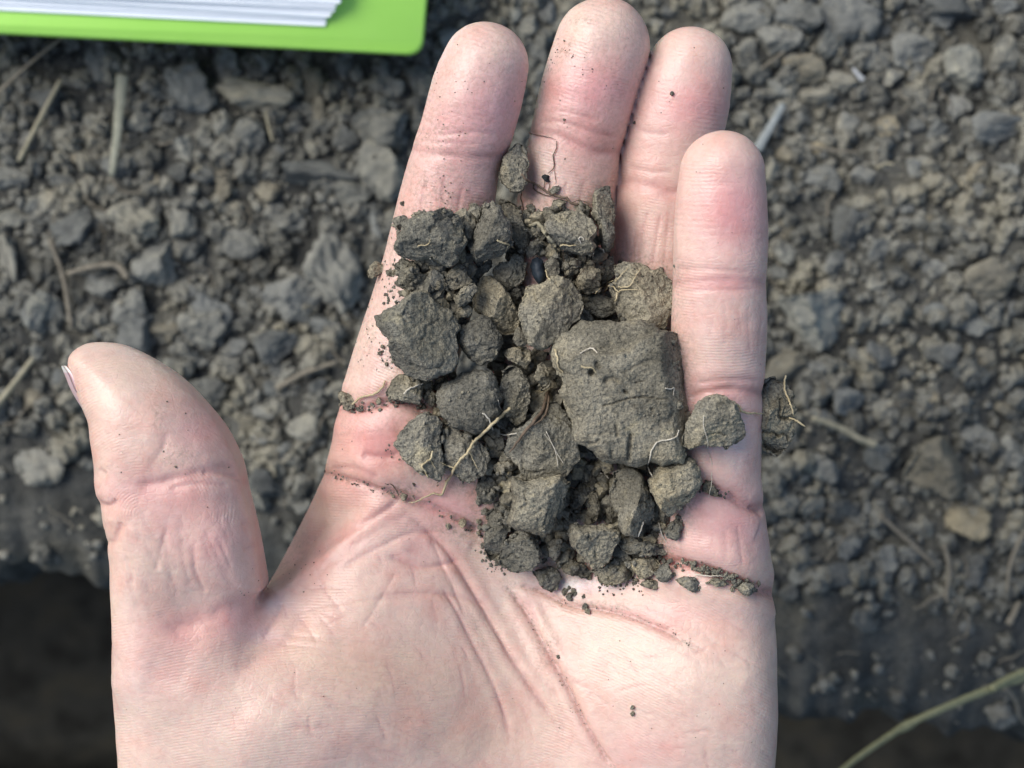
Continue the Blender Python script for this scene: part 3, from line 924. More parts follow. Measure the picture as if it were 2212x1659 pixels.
def build_nail():
    path = crspline(cr('P', '247,1440 250,1452 262,1480 282,1530 310,1580 338,1622 360,1655'), 4)
    zc = [-4.0, -2.5, -0.5, 1.5, 3.5, 5.5, 7.5, 9.5, 11.5, 13.0, 14.0]
    V, F = [], []
    cols = []
    m = len(zc)
    for s_ in (0, 1):
        for i, p in enumerate(path):
            q = i / (len(path) - 1)
            for j, z in enumerate(zc):
                zz = z * (1 - 0.25 * (abs(q - 0.5) * 2) ** 3) + 1.0
                bulge = 1.5 * (((zz - 9.0) / 8.0) ** 2)
                x, y = W(p, zz)
                V.append((x + bulge + 0.55 * s_ - 0.25, y, zz))
                cols.append((0.80, 0.76, 0.70, 1) if q < 0.28 else (0.66, 0.47, 0.47, 1))
    npth = len(path)
    for s_ in (0, 1):
        o = s_ * npth * m
        for i in range(npth - 1):
            for j in range(m - 1):
                f = (o + i * m + j, o + i * m + j + 1, o + (i + 1) * m + j + 1, o + (i + 1) * m + j)
                F.append(f if s_ else f[::-1])
    o = npth * m
    rim = [i * m for i in range(npth)] + [(npth - 1) * m + j for j in range(1, m)] + [i * m + m - 1 for i in range(npth - 2, -1, -1)] + [j for j in range(m - 2, 0, -1)]
    for a, b in zip(rim, rim[1:] + rim[:1]):
        F.append((a, b, b + o, a + o))
    me = mesh_np('nail', V, F)
    me.attributes.new('skin', 'FLOAT_COLOR', 'POINT').data.foreach_set('color', np.array(cols, np.float32).ravel())
    add('nail', me, M_NAIL, 'pale edge of the thumb nail', parent=hand)
build_nail()

# ------------------------------------------------------------------ clods in the hand
BVHS = [BVH_H]
def polar(poly, c):
    ph = np.linspace(-math.pi, math.pi, 721)
    R = np.zeros(721)
    for i, a in enumerate(ph):
        dx, dy = math.cos(a), math.sin(a)
        best = 0
        for j in range(len(poly)):
            p, q = poly[j - 1] - c, poly[j] - c
            e = q - p
            den = dx * e[1] - dy * e[0]
            if abs(den) < 1e-9: continue
            t = (p[0] * e[1] - p[1] * e[0]) / den
            s = (p[0] * dy - p[1] * dx) / den
            if t > 0 and -1e-6 <= s <= 1 + 1e-6: best = max(best, t)
        R[i] = best
    R[R < 0.15] = 0.15
    return ph, R

def clod(px, H, lay, label, name='soil_clod', group='soil clods heaped in the hand', seed=None, tilt=(0, 0), mat=None, rough=1.0, e=0.48, cuts=5, planes=(), smooth_shape=False, cat='soil clod', dz=None, marks=(), steps=()):
    """px outline traced in the photograph, H half thickness mm, lay mm above the skin"""
    px = np.asarray(px, float)
    seed = seed if seed is not None else int(px.sum()) % 100000
    r_ = np.random.default_rng(seed)
    zc = 6.0
    for _ in range(2):
        poly = np.array([W(p, zc) for p in px])
        c = poly.mean(0) * 0.5 + (poly.min(0) + poly.max(0)) * 0.25
        zs = []
        for q in [c] + list(c + 0.55 * (poly - c)):
            h = hit([BVH_H], q[0], q[1])
            if h is not None: zs.append(h)
        zb = (np.percentile(zs, 60) if zs else 0.0) + lay if dz is None else dz
        zc = zb + 0.85 * H
    size = math.sqrt(max(1.0, abs(0.5 * sum(poly[i - 1][0] * poly[i][1] - poly[i][0] * poly[i - 1][1] for i in range(len(poly))))))
    lev = 7 if size > 17 else 6 if size > 6.0 else 5 if size > 2.8 else 4
    D, F = ico(lev)
    ph, R = polar(poly, c)
    phi = np.arctan2(D[:, 1], D[:, 0])
    Rr = np.interp(phi, ph, R)
    if not smooth_shape:
        Rr = Rr * (1 + 0.05 * pn(np.stack([np.cos(phi) * 3, np.sin(phi) * 3, np.full(len(phi), seed % 97 + 0.3)], 1)) + 0.03 * pn(np.stack([np.cos(phi) * 9, np.sin(phi) * 9, np.full(len(phi), seed % 89 + 0.3)], 1)))
    # superellipse profile, walked by arc length so that the flat top gets its share of vertices
    tt = np.linspace(0, math.pi / 2, 400)
    pr, pz = np.sin(tt) ** e, np.cos(tt) ** (e * 1.15)
    al = np.concatenate([[0], np.cumsum(np.hypot(np.diff(pr) * R.mean(), np.diff(pz) * H))]); al /= al[-1]
    pp = np.arccos(np.clip(np.abs(D[:, 2]), 0, 1)) / (math.pi / 2)
    rho = np.interp(pp, al, pr); zn = np.interp(pp, al, pz)
    x = Rr * rho * np.cos(phi); y = Rr * rho * np.sin(phi)
    z = np.sign(D[:, 2]) * zn * H
    top = D[:, 2] > 0
    z = z + np.where(top, (tilt[0] * x + tilt[1] * y) * zn, 0)
    if not smooth_shape:
        for k in range(cuts):                                   # broken faces
            a = 2 * math.pi * (k + r_.uniform(-.35, .35)) / cuts + seed; sl = r_.uniform(0.4, 1.5)
            lim = H * r_.uniform(-0.05, 0.35) + sl * (0.5 * size - (x * math.cos(a) + y * math.sin(a)))
            z = np.where(top, np.minimum(z, lim), z)
    for (a, sl, o) in planes:
        a = math.radians(a)
        lim = H + o - sl * (x * math.cos(a) + y * math.sin(a))
        z = np.where(top, smin(z, lim, 0.4), z)
    z = np.maximum(z, -H * 0.85)
    V = np.stack([x, y, z], 1)
    N = vnormals(V, F)
    off = r_.uniform(-50, 50, 3)
    if smooth_shape:
        d = 0.04 * size * fbm((V + off) / (0.5 * size), 2)
    else:
        an = V * np.array([1, 1, 1.6]) + off
        d = 0.022 * size * fbm(an / (0.34 * size), 2)
        mid = fbm(an / 1.9, 3, 0.55)
        d += rough * (0.20 * mid - 0.40 * np.clip(np.abs(pn(an / 2.7 + 31)) - 0.28, 0, None))
        if lev >= 6 or size < 7:
            msk = np.clip(0.38 + 1.7 * pn(an / (0.30 * size) + 55), 0.06, 1.0)      # crumbly here, broken smooth there
            d += rough * msk * (0.34 * (0.5 - worley(an / 1.9)) + 0.24 * (0.5 - worley(an / 0.8 + 5)))
            d += rough * 0.20 * pn(an / 0.62) - rough * 0.55 * np.clip(pn(an / 1.15 + 11) - 0.42, 0, None)
        # joints / cracks
        pl = r_.normal(size=3); pl /= np.linalg.norm(pl)
        s = (an @ pl) / (0.42 * size) + 0.35 * pn(an / (0.3 * size))
        d -= 0.45 * rough * np.exp(-((s - np.round(s)) / 0.035) ** 2) * (pn(an / (0.35 * size) + 7) > 0.05)
    V = V + N * d[:, None]
    up_ = np.clip(N[:, 2] * 1.5, 0, 1)
    for (mk, ms, wd, dp) in marks:                               # cracks and holes seen on it
        Pm = np.array([W(p, zc + H) for p in cr(mk, ms)]) - c
        Pm = crspline(Pm, 4) if len(Pm) > 1 else np.concatenate([Pm, Pm + 0.01])
        bd = np.full(len(V), 1e9)
        for i in range(len(Pm) - 1):
            ev = Pm[i + 1] - Pm[i]
            wv = V[:, :2] - Pm[i]
            t = np.clip((wv @ ev) / (ev @ ev + 1e-9), 0, 1)
            bd = np.minimum(bd, np.linalg.norm(wv - t[:, None] * ev, axis=1))
        bd = bd + 0.25 * wd * pn(an / 0.8)
        V[:, 2] -= dp * up_ * np.exp(-(bd / wd) ** 4)
    for (mk, ms, drop, side) in steps:                           # ledges: lower on one side of a broken line
        Pm = np.array([W(p, zc + H) for p in cr(mk, ms)]) - c
        yl = np.interp(V[:, 0], Pm[:, 0], Pm[:, 1]) + 0.6 * pn(an / 2.2)
        t = np.clip((side * (V[:, 1] - yl)) / 0.9, 0, 1)
        V[:, 2] -= drop * t * (V[:, 2] > 0)
    me = mesh_np(name, V + np.array([0, 0, H * 0.85]), F)
    o = add(name, me, mat or M_CLOD, label, cat, group, loc=(c[0], c[1], zc - H * 0.85))
    G = V + np.array([c[0], c[1], zc])
    D5, F5 = (V, F)
    BVHS.append(BVHTree.FromPolygons([tuple(v) for v in G], [tuple(f) for f in F]))
    return o

CL = [
 # key, outline, half height, height above skin, label, extra
 ('1', '700,610 760,500 800,360 940,265 1100,240 1240,195 1380,260 1450,350 1450,440 1500,520 1470,640 1400,690 1380,770 1290,830 1200,800 1120,740 960,750 850,740 740,690', 4.6, 0.5, 'flat rounded grey clod lying highest on the index finger', dict(cuts=2)),
 ('1', '1770,130 1850,190 1880,260 1960,350 1980,470 1960,600 1880,690 1700,740 1590,770 1555,700 1570,520 1600,380 1650,270 1690,180', 5.5, 1.0, 'pointed tan clod with a dark lower face between index and middle fingers', dict(planes=((-75, 1.0, 1.5), (180, 0.5, 0.5)), cuts=1)),
 ('1', '1850,140 1950,115 2010,150 2080,260 2120,400 2170,500 2150,600 2100,680 2000,560 1960,450 1900,300', 4.2, 0.0, 'narrow dark clod tucked against the right side of the pointed tan clod', {}),
 ('1', '690,810 780,750 900,770 960,830 970,900 1080,910 1060,1020 960,1060 860,1080 760,1060 730,980 760,900', 2.8, 0.0, 'crumbly small clod just below the flat clod on the index finger', dict(rough=1.3)),
 ('1', '400,880 440,800 500,760 590,820 580,890 480,950 415,950', 1.3, 0.0, 'tiny clod perched on the outer edge of the index finger', {}),
 ('1', '1075,980 1110,940 1190,930 1250,970 1270,1040 1230,1090 1140,1080 1090,1040', 1.9, 1.0, 'small round clod beside the triangular one at the left of the heap', {}),
 ('1', '1290,880 1390,790 1460,830 1500,930 1550,980 1520,1020 1360,1085 1270,1060 1255,980', 2.4, 1.5, 'small triangular grey clod below the flat clod on the index finger', {}),
 ('1', '1560,940 1600,860 1700,770 1760,750 1760,840 1680,900 1600,970', 1.8, 1.0, 'thin dark slanting clod below the pointed tan clod', {}),
 ('1', '1775,860 1850,790 1960,760 2000,690 2100,720 2130,800 2120,960 2080,1010 1980,1050 1920,1090 1860,1020 1790,960', 3.4, 3.0, 'knobbly clod left of the blue black seed', dict(rough=1.2)),
 ('1', '1350,1170 1430,1080 1540,1010 1580,1010 1600,1090 1540,1160 1490,1240 1400,1270 1360,1230', 2.0, 6.0, 'small oblong tan clod slanting beside the large left clod', {}),
 ('1', '1350,1320 1400,1280 1500,1250 1555,1290 1540,1340 1500,1370 1400,1385', 1.6, 5.5, 'small clod directly under the oblong tan one', {}),
 ('1', '495,1370 540,1380 640,1290 720,1250 830,1170 940,1110 1080,1120 1130,1180 1200,1250 1320,1310 1360,1400 1400,1500 1360,1580 1390,1700 1400,1850 1320,1960 1180,2040 1050,2080 880,2050 770,1970 700,1870 650,1770 640,1650 580,1550 520,1470', 6.0, 1.0, 'second largest clod, five sided and gritty, at the left edge of the heap', dict(cuts=2, tilt=(-0.1, 0.05))),
 ('1', '1600,1010 1660,940 1750,940 1850,1010 1940,1130 2040,1310 2060,1420 2000,1560 1900,1570 1780,1480 1700,1370 1620,1340 1560,1260 1560,1180 1600,1110', 4.2, 4.5, 'long brown clod sloping down right of the oblong tan clod', {}),
 ('1', '1370,1560 1440,1480 1560,1420 1640,1350 1720,1380 1790,1460 1870,1600 1860,1700 1790,1830 1650,1900 1560,1870 1440,1730 1390,1640', 3.4, 5.0, 'flat dark clod with a pale upper rim, right of the large left clod', dict(tilt=(0.05, -0.32), planes=((-80, 0.5, 0.6),), cuts=0)),
 ('1', '1930,1100 2080,1020 2130,1080 2080,1230 2020,1290 1960,1180', 2.4, 0.5, 'dark clod sunk in the gap below the knobbly clod', {}),
 ('3', '1985,110 2020,0 2055,-40 2100,30 2150,150 2080,190 2010,170', 1.3, 7.0, 'small pointed chip in the middle of the heap', {}),
 ('3', '1880,250 1960,200 2040,180 2140,190 2190,240 2170,340 2130,420 2050,370 1960,340', 2.0, 4.5, 'small bluish grey round clod below the pointed chip', {}),
 ('A', '865,890 880,850 900,790 960,780 1020,740 1100,760 1140,820 1160,880 1140,940 1080,1000 1040,1050 980,1075 920,1060 890,1000 870,940', 5.6, 4.0, 'rounded clod with ribbed lower side at the centre above the largest clod', dict(cuts=2)),
 ('2', '790,1270 950,1270 1080,1290 1180,1330 1190,1430 1150,1500 1030,1530 900,1480 830,1400', 2.8, 3.5, 'dark bridging clod between the ribbed clod and the root covered one', {}),
 ('2', '1170,960 1280,920 1400,920 1500,970 1600,1010 1660,1000 1730,1060 1790,1130 1815,1260 1790,1430 1740,1530 1730,1660 1560,1650 1380,1600 1240,1560 1190,1450 1150,1300 1120,1180 1190,1080', 5.4, 2.0, 'root covered clod leaning against the little finger', dict(tilt=(-0.15, 0.1))),
 ('2', '1010,1000 1050,900 1140,850 1160,930 1150,1060 1100,1130 1010,1160 1005,1080', 2.6, 3.0, 'upright grey chip left of the root covered clod', {}),
 ('2', '750,1110 790,1010 870,930 940,960 1010,1020 1000,1150 1000,1240 860,1260 780,1220 740,1150', 3.2, 1.5, 'dark rounded clod under the pale root tangle', {}),
 ('2', '390,500 480,400 600,370 760,350 830,390 900,460 960,540 960,620 910,690 960,760 920,830 800,840 660,790 580,760 520,740 440,700 400,600', 4.4, 1.0, 'grey clod with a white hooked rootlet on the middle finger', dict(cuts=2)),
 ('2', '240,560 290,480 380,430 410,500 390,580 330,640 280,630', 1.8, 0.5, 'dark little clod behind the orange brown root', {}),
 ('2', '930,170 980,110 1060,90 1115,85 1120,200 1160,270 1165,400 1155,560 1165,650 1140,760 1090,830 1030,780 1010,650 1000,520 960,470 910,380 930,290', 4.6, 0.5, 'tall narrow upright clod between middle and ring fingers', dict(e=0.75, planes=((20, 0.9, 0.8),), cuts=1)),
 ('2', '400,920 460,860 540,850 560,930 570,1000 540,1060 450,1080 410,1000', 2.4, 2.5, 'small tan clod right of the blue black seed', {}),
 ('2', '600,830 700,870 800,900 780,1000 700,1070 620,1060 590,950', 2.4, 1.0, 'shaded clod under the hooked rootlet clod', {}),
 ('2', '190,790 250,700 340,650 370,720 340,800 270,860 210,860', 1.7, 2.5, 'small brown clod just above the blue black seed', {}),
 ('7', '340,520 370,400 450,280 560,165 640,180 700,300 740,420 750,510 710,620 710,740 650,840 530,880 470,860 440,790 350,730 325,660', 3.2, 1.8, 'lone almond shaped clod wedged between index and middle fingers', dict(dz=5.5)),
 ('4', '325,380 360,260 440,180 560,110 660,30 800,70 950,30 1150,60 1300,40 1430,60 1480,130 1600,170 1700,180 1730,240 1860,290 1930,440 1920,600 1890,720 1940,860 1900,1000 1800,1150 1800,1250 1740,1300 1760,1450 1740,1580 1600,1560 1520,1600 1380,1560 1240,1640 1180,1620 1060,1560 900,1560 800,1460 700,1380 600,1320 560,1280 550,1100 500,950 425,820 440,700 430,600 370,540', 9.0, 3.0, 'largest clod, broad flat topped block with a shaded right face', dict(cuts=0, planes=((8, 1.5, 8.6), (-85, 0.10, 0.0), (200, 0.09, 0.2), (118, 0.5, 4.6), (-118, 0.55, 5.0), (-42, 0.6, 6.4), (60, 0.45, 4.4)), e=0.34, rough=0.8, tilt=(0.03, -0.02),
      marks=(('4', '900,960 1000,940 1080,910 1260,868 1400,870 1500,885 1605,882', 0.13, 0.55), ('4', '1250,712 1340,690', 0.12, 0.4), ('4', '1205,1290 1195,1400 1180,1560 1170,1640', 0.35, 0.9), ('4', '780,600', 0.5, 1.6), ('4', '830,500 850,540', 0.4, 0.9), ('4', '930,690 1000,660 1060,690', 0.45, 0.9), ('4', '1130,800 1150,815', 0.3, 0.9), ('4', '480,430 540,420', 0.6, 1.2), ('4', '1040,1180 1060,1280', 0.3, 0.6), ('4', '1430,1000', 0.25, 0.6), ('4', '1640,1140', 0.5, 0.7), ('4', '620,1370 780,1380 850,1340', 0.3, 0.7), ('4', '990,1480 1000,1530', 0.25, 0.5)),
      steps=(('4', '300,480 430,470 560,420 640,400 850,420 1040,400 1180,380 1330,240 1480,160 1700,120', 1.8, 1),))),
 ('8', '190,1000 320,750 400,660 520,600 640,570 760,600 880,680 920,760 960,880 1000,960 1010,1060 1035,1150 1000,1230 880,1280 780,1360 720,1300 560,1320 480,1300 380,1290 250,1350 150,1300 150,1150', 3.8, 0.5, 'blunt clod on the little finger right of the largest clod', dict(cuts=2)),
 ('8', '1205,480 1250,390 1330,390 1420,320 1520,360 1600,400 1680,480 1750,570 1720,680 1760,800 1700,900 1740,1000 1770,1160 1730,1240 1650,1380 1560,1440 1500,1470 1400,1410 1320,1340 1290,1240 1250,1100 1210,980 1190,850 1170,740 1200,650', 4.2, 0.0, 'cracked clod hanging on the outer edge of the little finger', dict(dz=5.0, rough=1.3, marks=(('8', '1290,1095 1400,1108 1500,1130 1590,1175', 0.25, 1.2), ('8', '1600,640 1590,760 1575,890 1650,915 1740,920', 0.28, 1.0), ('8', '1450,500 1445,600 1455,700', 0.4, 0.7), ('8', '1630,1140 1700,1170 1725,1240', 0.22, 0.8), ('8', '1380,420 1370,560', 0.3, 0.5)))),
 ('6', '990,400 1080,260 1250,190 1400,130 1480,160 1540,280 1560,420 1480,530 1410,620 1280,740 1210,780 1120,720 1070,620 1010,500', 4.6, 0.5, 'squarish clod under the lower right corner of the largest clod', dict(planes=((-50, 0.8, 2.0),), cuts=1)),
 ('6', '600,300 760,250 880,300 930,400 980,500 1030,620 1050,760 1010,860 920,850 890,940 850,1010 760,980 690,950 650,850 640,740 560,620 560,500 620,430', 5.4, 1.5, 'tall tan grey clod below the largest clod', dict(cuts=2)),
 ('6', '100,980 130,860 260,890 400,880 520,880 640,920 660,990 640,1060 590,1130 580,1220 480,1340 390,1350 300,1270 210,1180 140,1100', 3.8, 4.0, 'pale grey heart shaped clod near the bottom of the heap', dict(cuts=1)),
 ('6', '350,1370 480,1340 590,1250 640,1190 700,1250 760,1320 820,1400 780,1470 640,1530 520,1530 440,1500 430,1430', 2.6, 0.3, 'brown wedge clod at the bottom edge under the heart shaped clod', {}),
 ('6', '640,1060 800,1010 950,1060 1060,1080 1150,1090 1190,1160 1160,1210 1050,1200 960,1200 800,1200 700,1150', 2.6, 0.5, 'layered dark clod right of the heart shaped clod', dict(rough=1.4)),
 ('6', '740,1280 900,1240 1040,1230 1110,1300 1060,1390 980,1440 880,1470 820,1390', 2.3, 0.2, 'low dark clod right of the brown wedge clod', {}),
 ('6', '1040,1400 1130,1300 1190,1310 1230,1390 1220,1480 1150,1500 1060,1460', 1.9, 1.0, 'small lumpy clod where the dirt line in the crease begins', {}),
 ('6', '880,1530 960,1470 1050,1480 1130,1530 1090,1560 1040,1585 940,1560', 1.3, 0.0, 'small flat clod on the palm below the crease', {}),
 ('6', '1160,960 1200,880 1280,820 1340,840 1360,920 1320,1010 1270,1045 1190,1020', 1.9, 0.3, 'round little clod alone on the pad below the little finger', {}),
 ('6', '1270,1480 1380,1440 1470,1450 1540,1520 1540,1580 1480,1620 1400,1590 1340,1530', 1.6, 0.0, 'angular crumb in the middle of the dirt line on the right', {}),
 ('6', '1600,1510 1700,1450 1800,1480 1820,1540 1720,1545', 1.0, 0.0, 'dark flat crumb in the dirt line next to last on the right', {}),
 ('6', '1940,1560 2000,1510 2090,1510 2135,1560 2100,1630 2040,1645 1970,1600', 1.4, 0.0, 'round crumb at the right end of the dirt line', {}),
 ('6', '1560,500 1600,390 1660,400 1690,460 1760,570 1680,560', 1.3, 0.0, 'dark splinter of soil in the crease under the little finger', {}),
 ('B', '980,340 1040,330 1090,400 1130,500 1150,600 1090,650 1060,690 900,690 860,620 790,560 820,480 900,430', 5.0, 3.0, 'brown clod under the dark straw in the middle of the heap', dict(tilt=(0.12, 0.1))),
 ('5', '1420,340 1560,400 1700,380 1850,340 1960,330 2010,420 2060,400 2000,560 1990,700 1890,780 1860,900 1790,1000 1700,980 1560,930 1460,920 1370,850 1420,720 1440,560 1420,460', 5.2, 4.0, 'squarish brown grey clod below the brown clod with the straw', dict(cuts=1, tilt=(0.0, 0.12))),
 ('5', '1150,760 1240,690 1380,760 1430,860 1420,920 1350,1020 1310,1100 1280,1270 1190,1260 1130,1180 1120,1040 1160,900', 3.0, 0.3, 'bluish grey upright clod at the lower left of the heap', {}),
 ('5', '1310,1090 1380,1010 1460,950 1540,940 1640,970 1700,1070 1750,1180 1740,1280 1620,1370 1470,1400 1350,1350 1285,1310 1290,1200', 3.8, 0.8, 'six sided gritty clod at the lower left, resting on the palm', dict(cuts=2)),
 ('5', '1815,1110 1850,1040 1920,1020 1980,1070 1950,1170 1890,1280 1840,1230', 2.2, 2.0, 'small upright clod left of the heart shaped clod', {}),
 ('5', '1650,1390 1760,1360 1850,1330 1930,1380 1970,1460 1930,1560 1860,1610 1760,1560 1700,1470', 2.2, 0.2, 'round clod at the lowest tip of the heap', {}),
 ('3', '700,1250 780,1110 850,1020 950,930 1060,900 1170,950 1230,1010 1200,1150 1220,1300 1240,1420 1250,1550 1190,1640 1090,1600 960,1540 880,1480 780,1390 740,1310', 4.4, 0.4, 'dark pointed clod sticking out at the left over the palm', dict(cuts=2)),
 ('3', '1210,1190 1260,1020 1400,1080 1500,1150 1600,1200 1700,1280 1740,1400 1690,1560 1560,1660 1430,1640 1330,1560 1250,1440 1240,1300', 3.8, 1.5, 'clod lying under the long yellow root', {}),
 ('3', '1170,680 1260,580 1450,480 1600,440 1760,440 1810,520 1820,600 1890,730 1830,820 1870,900 1800,1020 1700,1090 1580,1130 1430,1080 1300,1010 1210,930 1170,830 1160,740', 5.6, 3.0, 'block with a bright sandy upper edge left of the centre', dict(planes=((105, 0.75, 2.2), (-60, 0.3, 1.5)), cuts=0)),
 ('3', '600,690 650,590 720,490 830,480 960,530 1090,540 1000,620 1000,720 970,810 880,790 760,760 650,750', 2.8, 0.2, 'clod with a silvery rootlet under the second largest clod', {}),
 ('3', '80,680 110,660 200,700 300,740 280,800 200,880 150,860 110,780', 1.3, 0.0, 'tiny triangular clod on the index edge at the crease', {}),
 ('3', '1010,660 1080,640 1160,690 1150,790 1110,830 1030,790', 1.9, 1.0, 'small dark clod left of the sandy edged block', {}),
 ('3', '1900,440 1970,390 2060,420 2130,500 2180,620 2170,780 2130,960 2030,1050 1960,980 1890,900 1900,750 1850,620', 3.6, 3.0, 'upright clod between the sandy edged block and the largest clod', {}),
 ('4', '150,650 190,520 240,490 290,560 330,680 300,760 240,780', 1.8, 5.0, 'small egg shaped clod at the left edge of the largest clod', {}),
 ('5', '1040,500 1060,370 1160,330 1260,430 1280,560 1200,650 1100,640 1060,570', 2.8, 0.3, 'dark clod left of the squarish brown grey clod', {}),
 ('5', '1220,220 1350,180 1440,220 1420,300 1300,330 1240,300', 2.2, 1.5, 'shaded small clod under the white rootlets', {}),
 ('6', '0,1320 60,1250 180,1260 300,1330 360,1400 340,1470 200,1430 80,1400', 2.0, 0.2, 'low flat clod left of the brown wedge clod', {}),
 ('6', '250,420 330,370 420,400 420,500 360,520 280,620 200,780 130,740 150,550', 2.8, 0.0, 'dark clod deep in the hollow below the largest clod', {}),
 ('6', '350,560 400,500 430,590 450,700 430,790 370,860 310,750', 1.6, 3.0, 'pointed sliver of soil standing in the dark hollow', {}),
 ('6', '430,120 580,160 600,280 500,320 450,240', 2.4, 1.5, 'dark clod peeking out under the lower edge of the largest clod', {}),
 ('6', '1080,850 1180,860 1200,940 1120,980 1060,930', 1.6, 0.0, 'small dark clod left of the round little clod', {}),
 ('5', '1230,640 1330,600 1420,650 1420,740 1330,760 1240,720', 1.9, 0.3, 'small shaded clod above the bluish grey upright clod', {}),
]
for key, s, H, lay, label, kw in CL:
    clod(cr(key, s), H, lay, label, **kw)
clod(cr('2', '240,970 260,890 320,860 380,900 400,980 420,1080 400,1150 350,1190 300,1120 260,1050'), 2.0, 2.6, 'smooth blue black seed in a gap near the top of the heap', name='seed', group=None, mat=M_SEED, smooth_shape=True, e=0.9, cat='seed')
clod(cr('7', '925,650 980,612 1048,640 1032,725 968,712'), 0.6, 0.15, 'black crumb on the thin root on the middle finger', name='soil_crumb', group='crumbs caught on the brown root', mat=M_BLACK, cat='soil crumb')
clod(cr('7', '1040,860 1130,780 1205,790 1170,870 1090,900'), 0.7, 0.2, 'pale grey crumb stuck on the upper side of the brown root', name='soil_crumb', group='crumbs caught on the brown root', cat='soil crumb')
clod(cr('7', '1080,1060 1100,990 1200,970 1280,1000 1250,1100 1180,1140 1110,1110'), 1.0, 0.0, 'dark crumb under the brown root on the middle finger', name='soil_crumb', group='crumbs caught on the brown root', cat='soil crumb')

# small clods that fill the gaps of the heap
def gap_meshes():
    out = []
    for k in range(8):
        r_ = np.random.default_rng(900 + k)
        D, F = ico(4)
        V = D.copy()
        for _ in range(10):
            n = r_.normal(size=3); n /= np.linalg.norm(n)
            h = V @ n; lim = r_.uniform(0.40, 0.72)
            V = V - np.clip(h - lim, 0, None)[:, None] * n
        V *= r_.uniform(0.75, 1.15, 3)
        N = vnormals(V, F)
        V = V + N * (0.07 * fbm(V * 1.6 + k * 7, 3, 0.6) + 0.06 * pn(V * 7 + k))[:, None]
        out.append(mesh_np('soil_clod', V, F))
    return out
GAPM = gap_meshes()
for m_ in GAPM: m_.materials.append(M_CLOD)
lo, hi = HEAP.min(0), HEAP.max(0)
placed = []
def heap_zone(q):
    v = 'upper' if q[1] < 700 else 'middle' if q[1] < 950 else 'lower'
    h = 'left' if q[0] < 1060 else 'centre' if q[0] < 1260 else 'right'
    return f'at the {v} {h} of the heap'
def gap_clod(q, r, up):
    x, y = W(q, 2.0)
    h = hit([BVH_H], x, y)
    if h is None: return
    o = add('soil_clod', GAPM[len(placed) % 8], None, 'small shaded clod in the dark gaps ' + heap_zone(q), 'soil clod', 'small clods in the gaps ' + heap_zone(q), loc=(x, y, h + r * 0.7 + up))
    o.scale = [r] * 3
    o.rotation_euler = rng.uniform(0, 6.28, 3)
    placed.append((x, y, r))
for py in np.arange(lo[1], hi[1], 13):
    for px_ in np.arange(lo[0], hi[0], 13):
        q = np.array([px_, py]) + rng.uniform(-4, 4, 2)
        if len(placed) >= 230 or np.hypot(q[0] - 1162, q[1] - 586) < 34 or sdpoly(q[None], HEAP)[0] > -14: continue
        x, y = W(q, 4.0)
        hh = hit([BVH_H], x, y)
        ht = hit(BVHS, x, y)
        if hh is None or ht - hh > 1.2: continue
        if any((x - a) ** 2 + (y - b) ** 2 < (0.75 * c) ** 2 for a, b, c in placed): continue
        gap_clod(q, rng.uniform(1.0, 2.1), rng.uniform(0, 0.8))
while len(placed) < 230:
    q = rng.uniform(lo, hi)
    if sdpoly(q[None], HEAP)[0] > -12 or np.hypot(q[0] - 1162, q[1] - 586) < 40: continue
    gap_clod(q, rng.uniform(1.0, 2.0), rng.uniform(0, 1.0))

# ------------------------------------------------------------------ roots lying on the heap
def drape(px, lift, r, bvhs=None, smooth=2):
    P = crspline(px, 6)
    n = len(P)
    L = np.interp(np.linspace(0, 1, n), np.linspace(0, 1, len(lift)), lift) if hasattr(lift, '__len__') else np.full(n, lift)
    Z = np.zeros(n); XY = np.zeros((n, 2))
    zg = 8.0
    for i, p in enumerate(P):
        for _ in range(3):
            x, y = W(p, zg)
            h = hit(bvhs or BVHS, x, y)
            if h is None or h < -60: h = zg - r
            zg = h + r
        Z[i] = zg
    Zs = Z.copy()
    for _ in range(3):
        Zs = np.maximum(Z * 0.6 + 0.4 * Zs, np.convolve(np.pad(Zs, 3, 'edge'), np.ones(7) / 7, 'valid'))
    Zs = Zs + L
    out = []
    for p, z in zip(P, Zs):
        x, y = W(p, z); out.append((x, y, z))
    return np.array(out)

def root(label, mat, strands, name='root', group='roots and rootlets in the heap', cat='root', bvhs=None):
    """strands: (crop, outline, radius at start, radius at end, lift)"""
    top = None
    for k, (key, s, r0, r1, lift) in enumerate(strands):
        px = cr(key, s) if isinstance(s, str) else s
        P = drape(px, lift, max(r0, r1), bvhs)
        P = P + 0.05 * rng.normal(size=P.shape) * np.array([1, 1, 0.5]) * min(1, 4 * r0)
        R = 0.74 * np.linspace(r0, r1, len(P)) * (0.35 + 0.65 * np.clip(np.linspace(1, 0, len(P)) / 0.35, 0, 1) ** 0.7)
        V, F = tube(P, R, 6, seed=k, rough=0.10)
        if top is None:
            b = P[len(P) // 2]
            V = np.array(V) - b
            top = add(name, mesh_np(name, V, F), mat, label, cat, group, loc=b)
            b0 = b
        else:
            add('rootlet', mesh_np('rootlet', np.array(V) - b0, F), mat, parent=top)
    return top

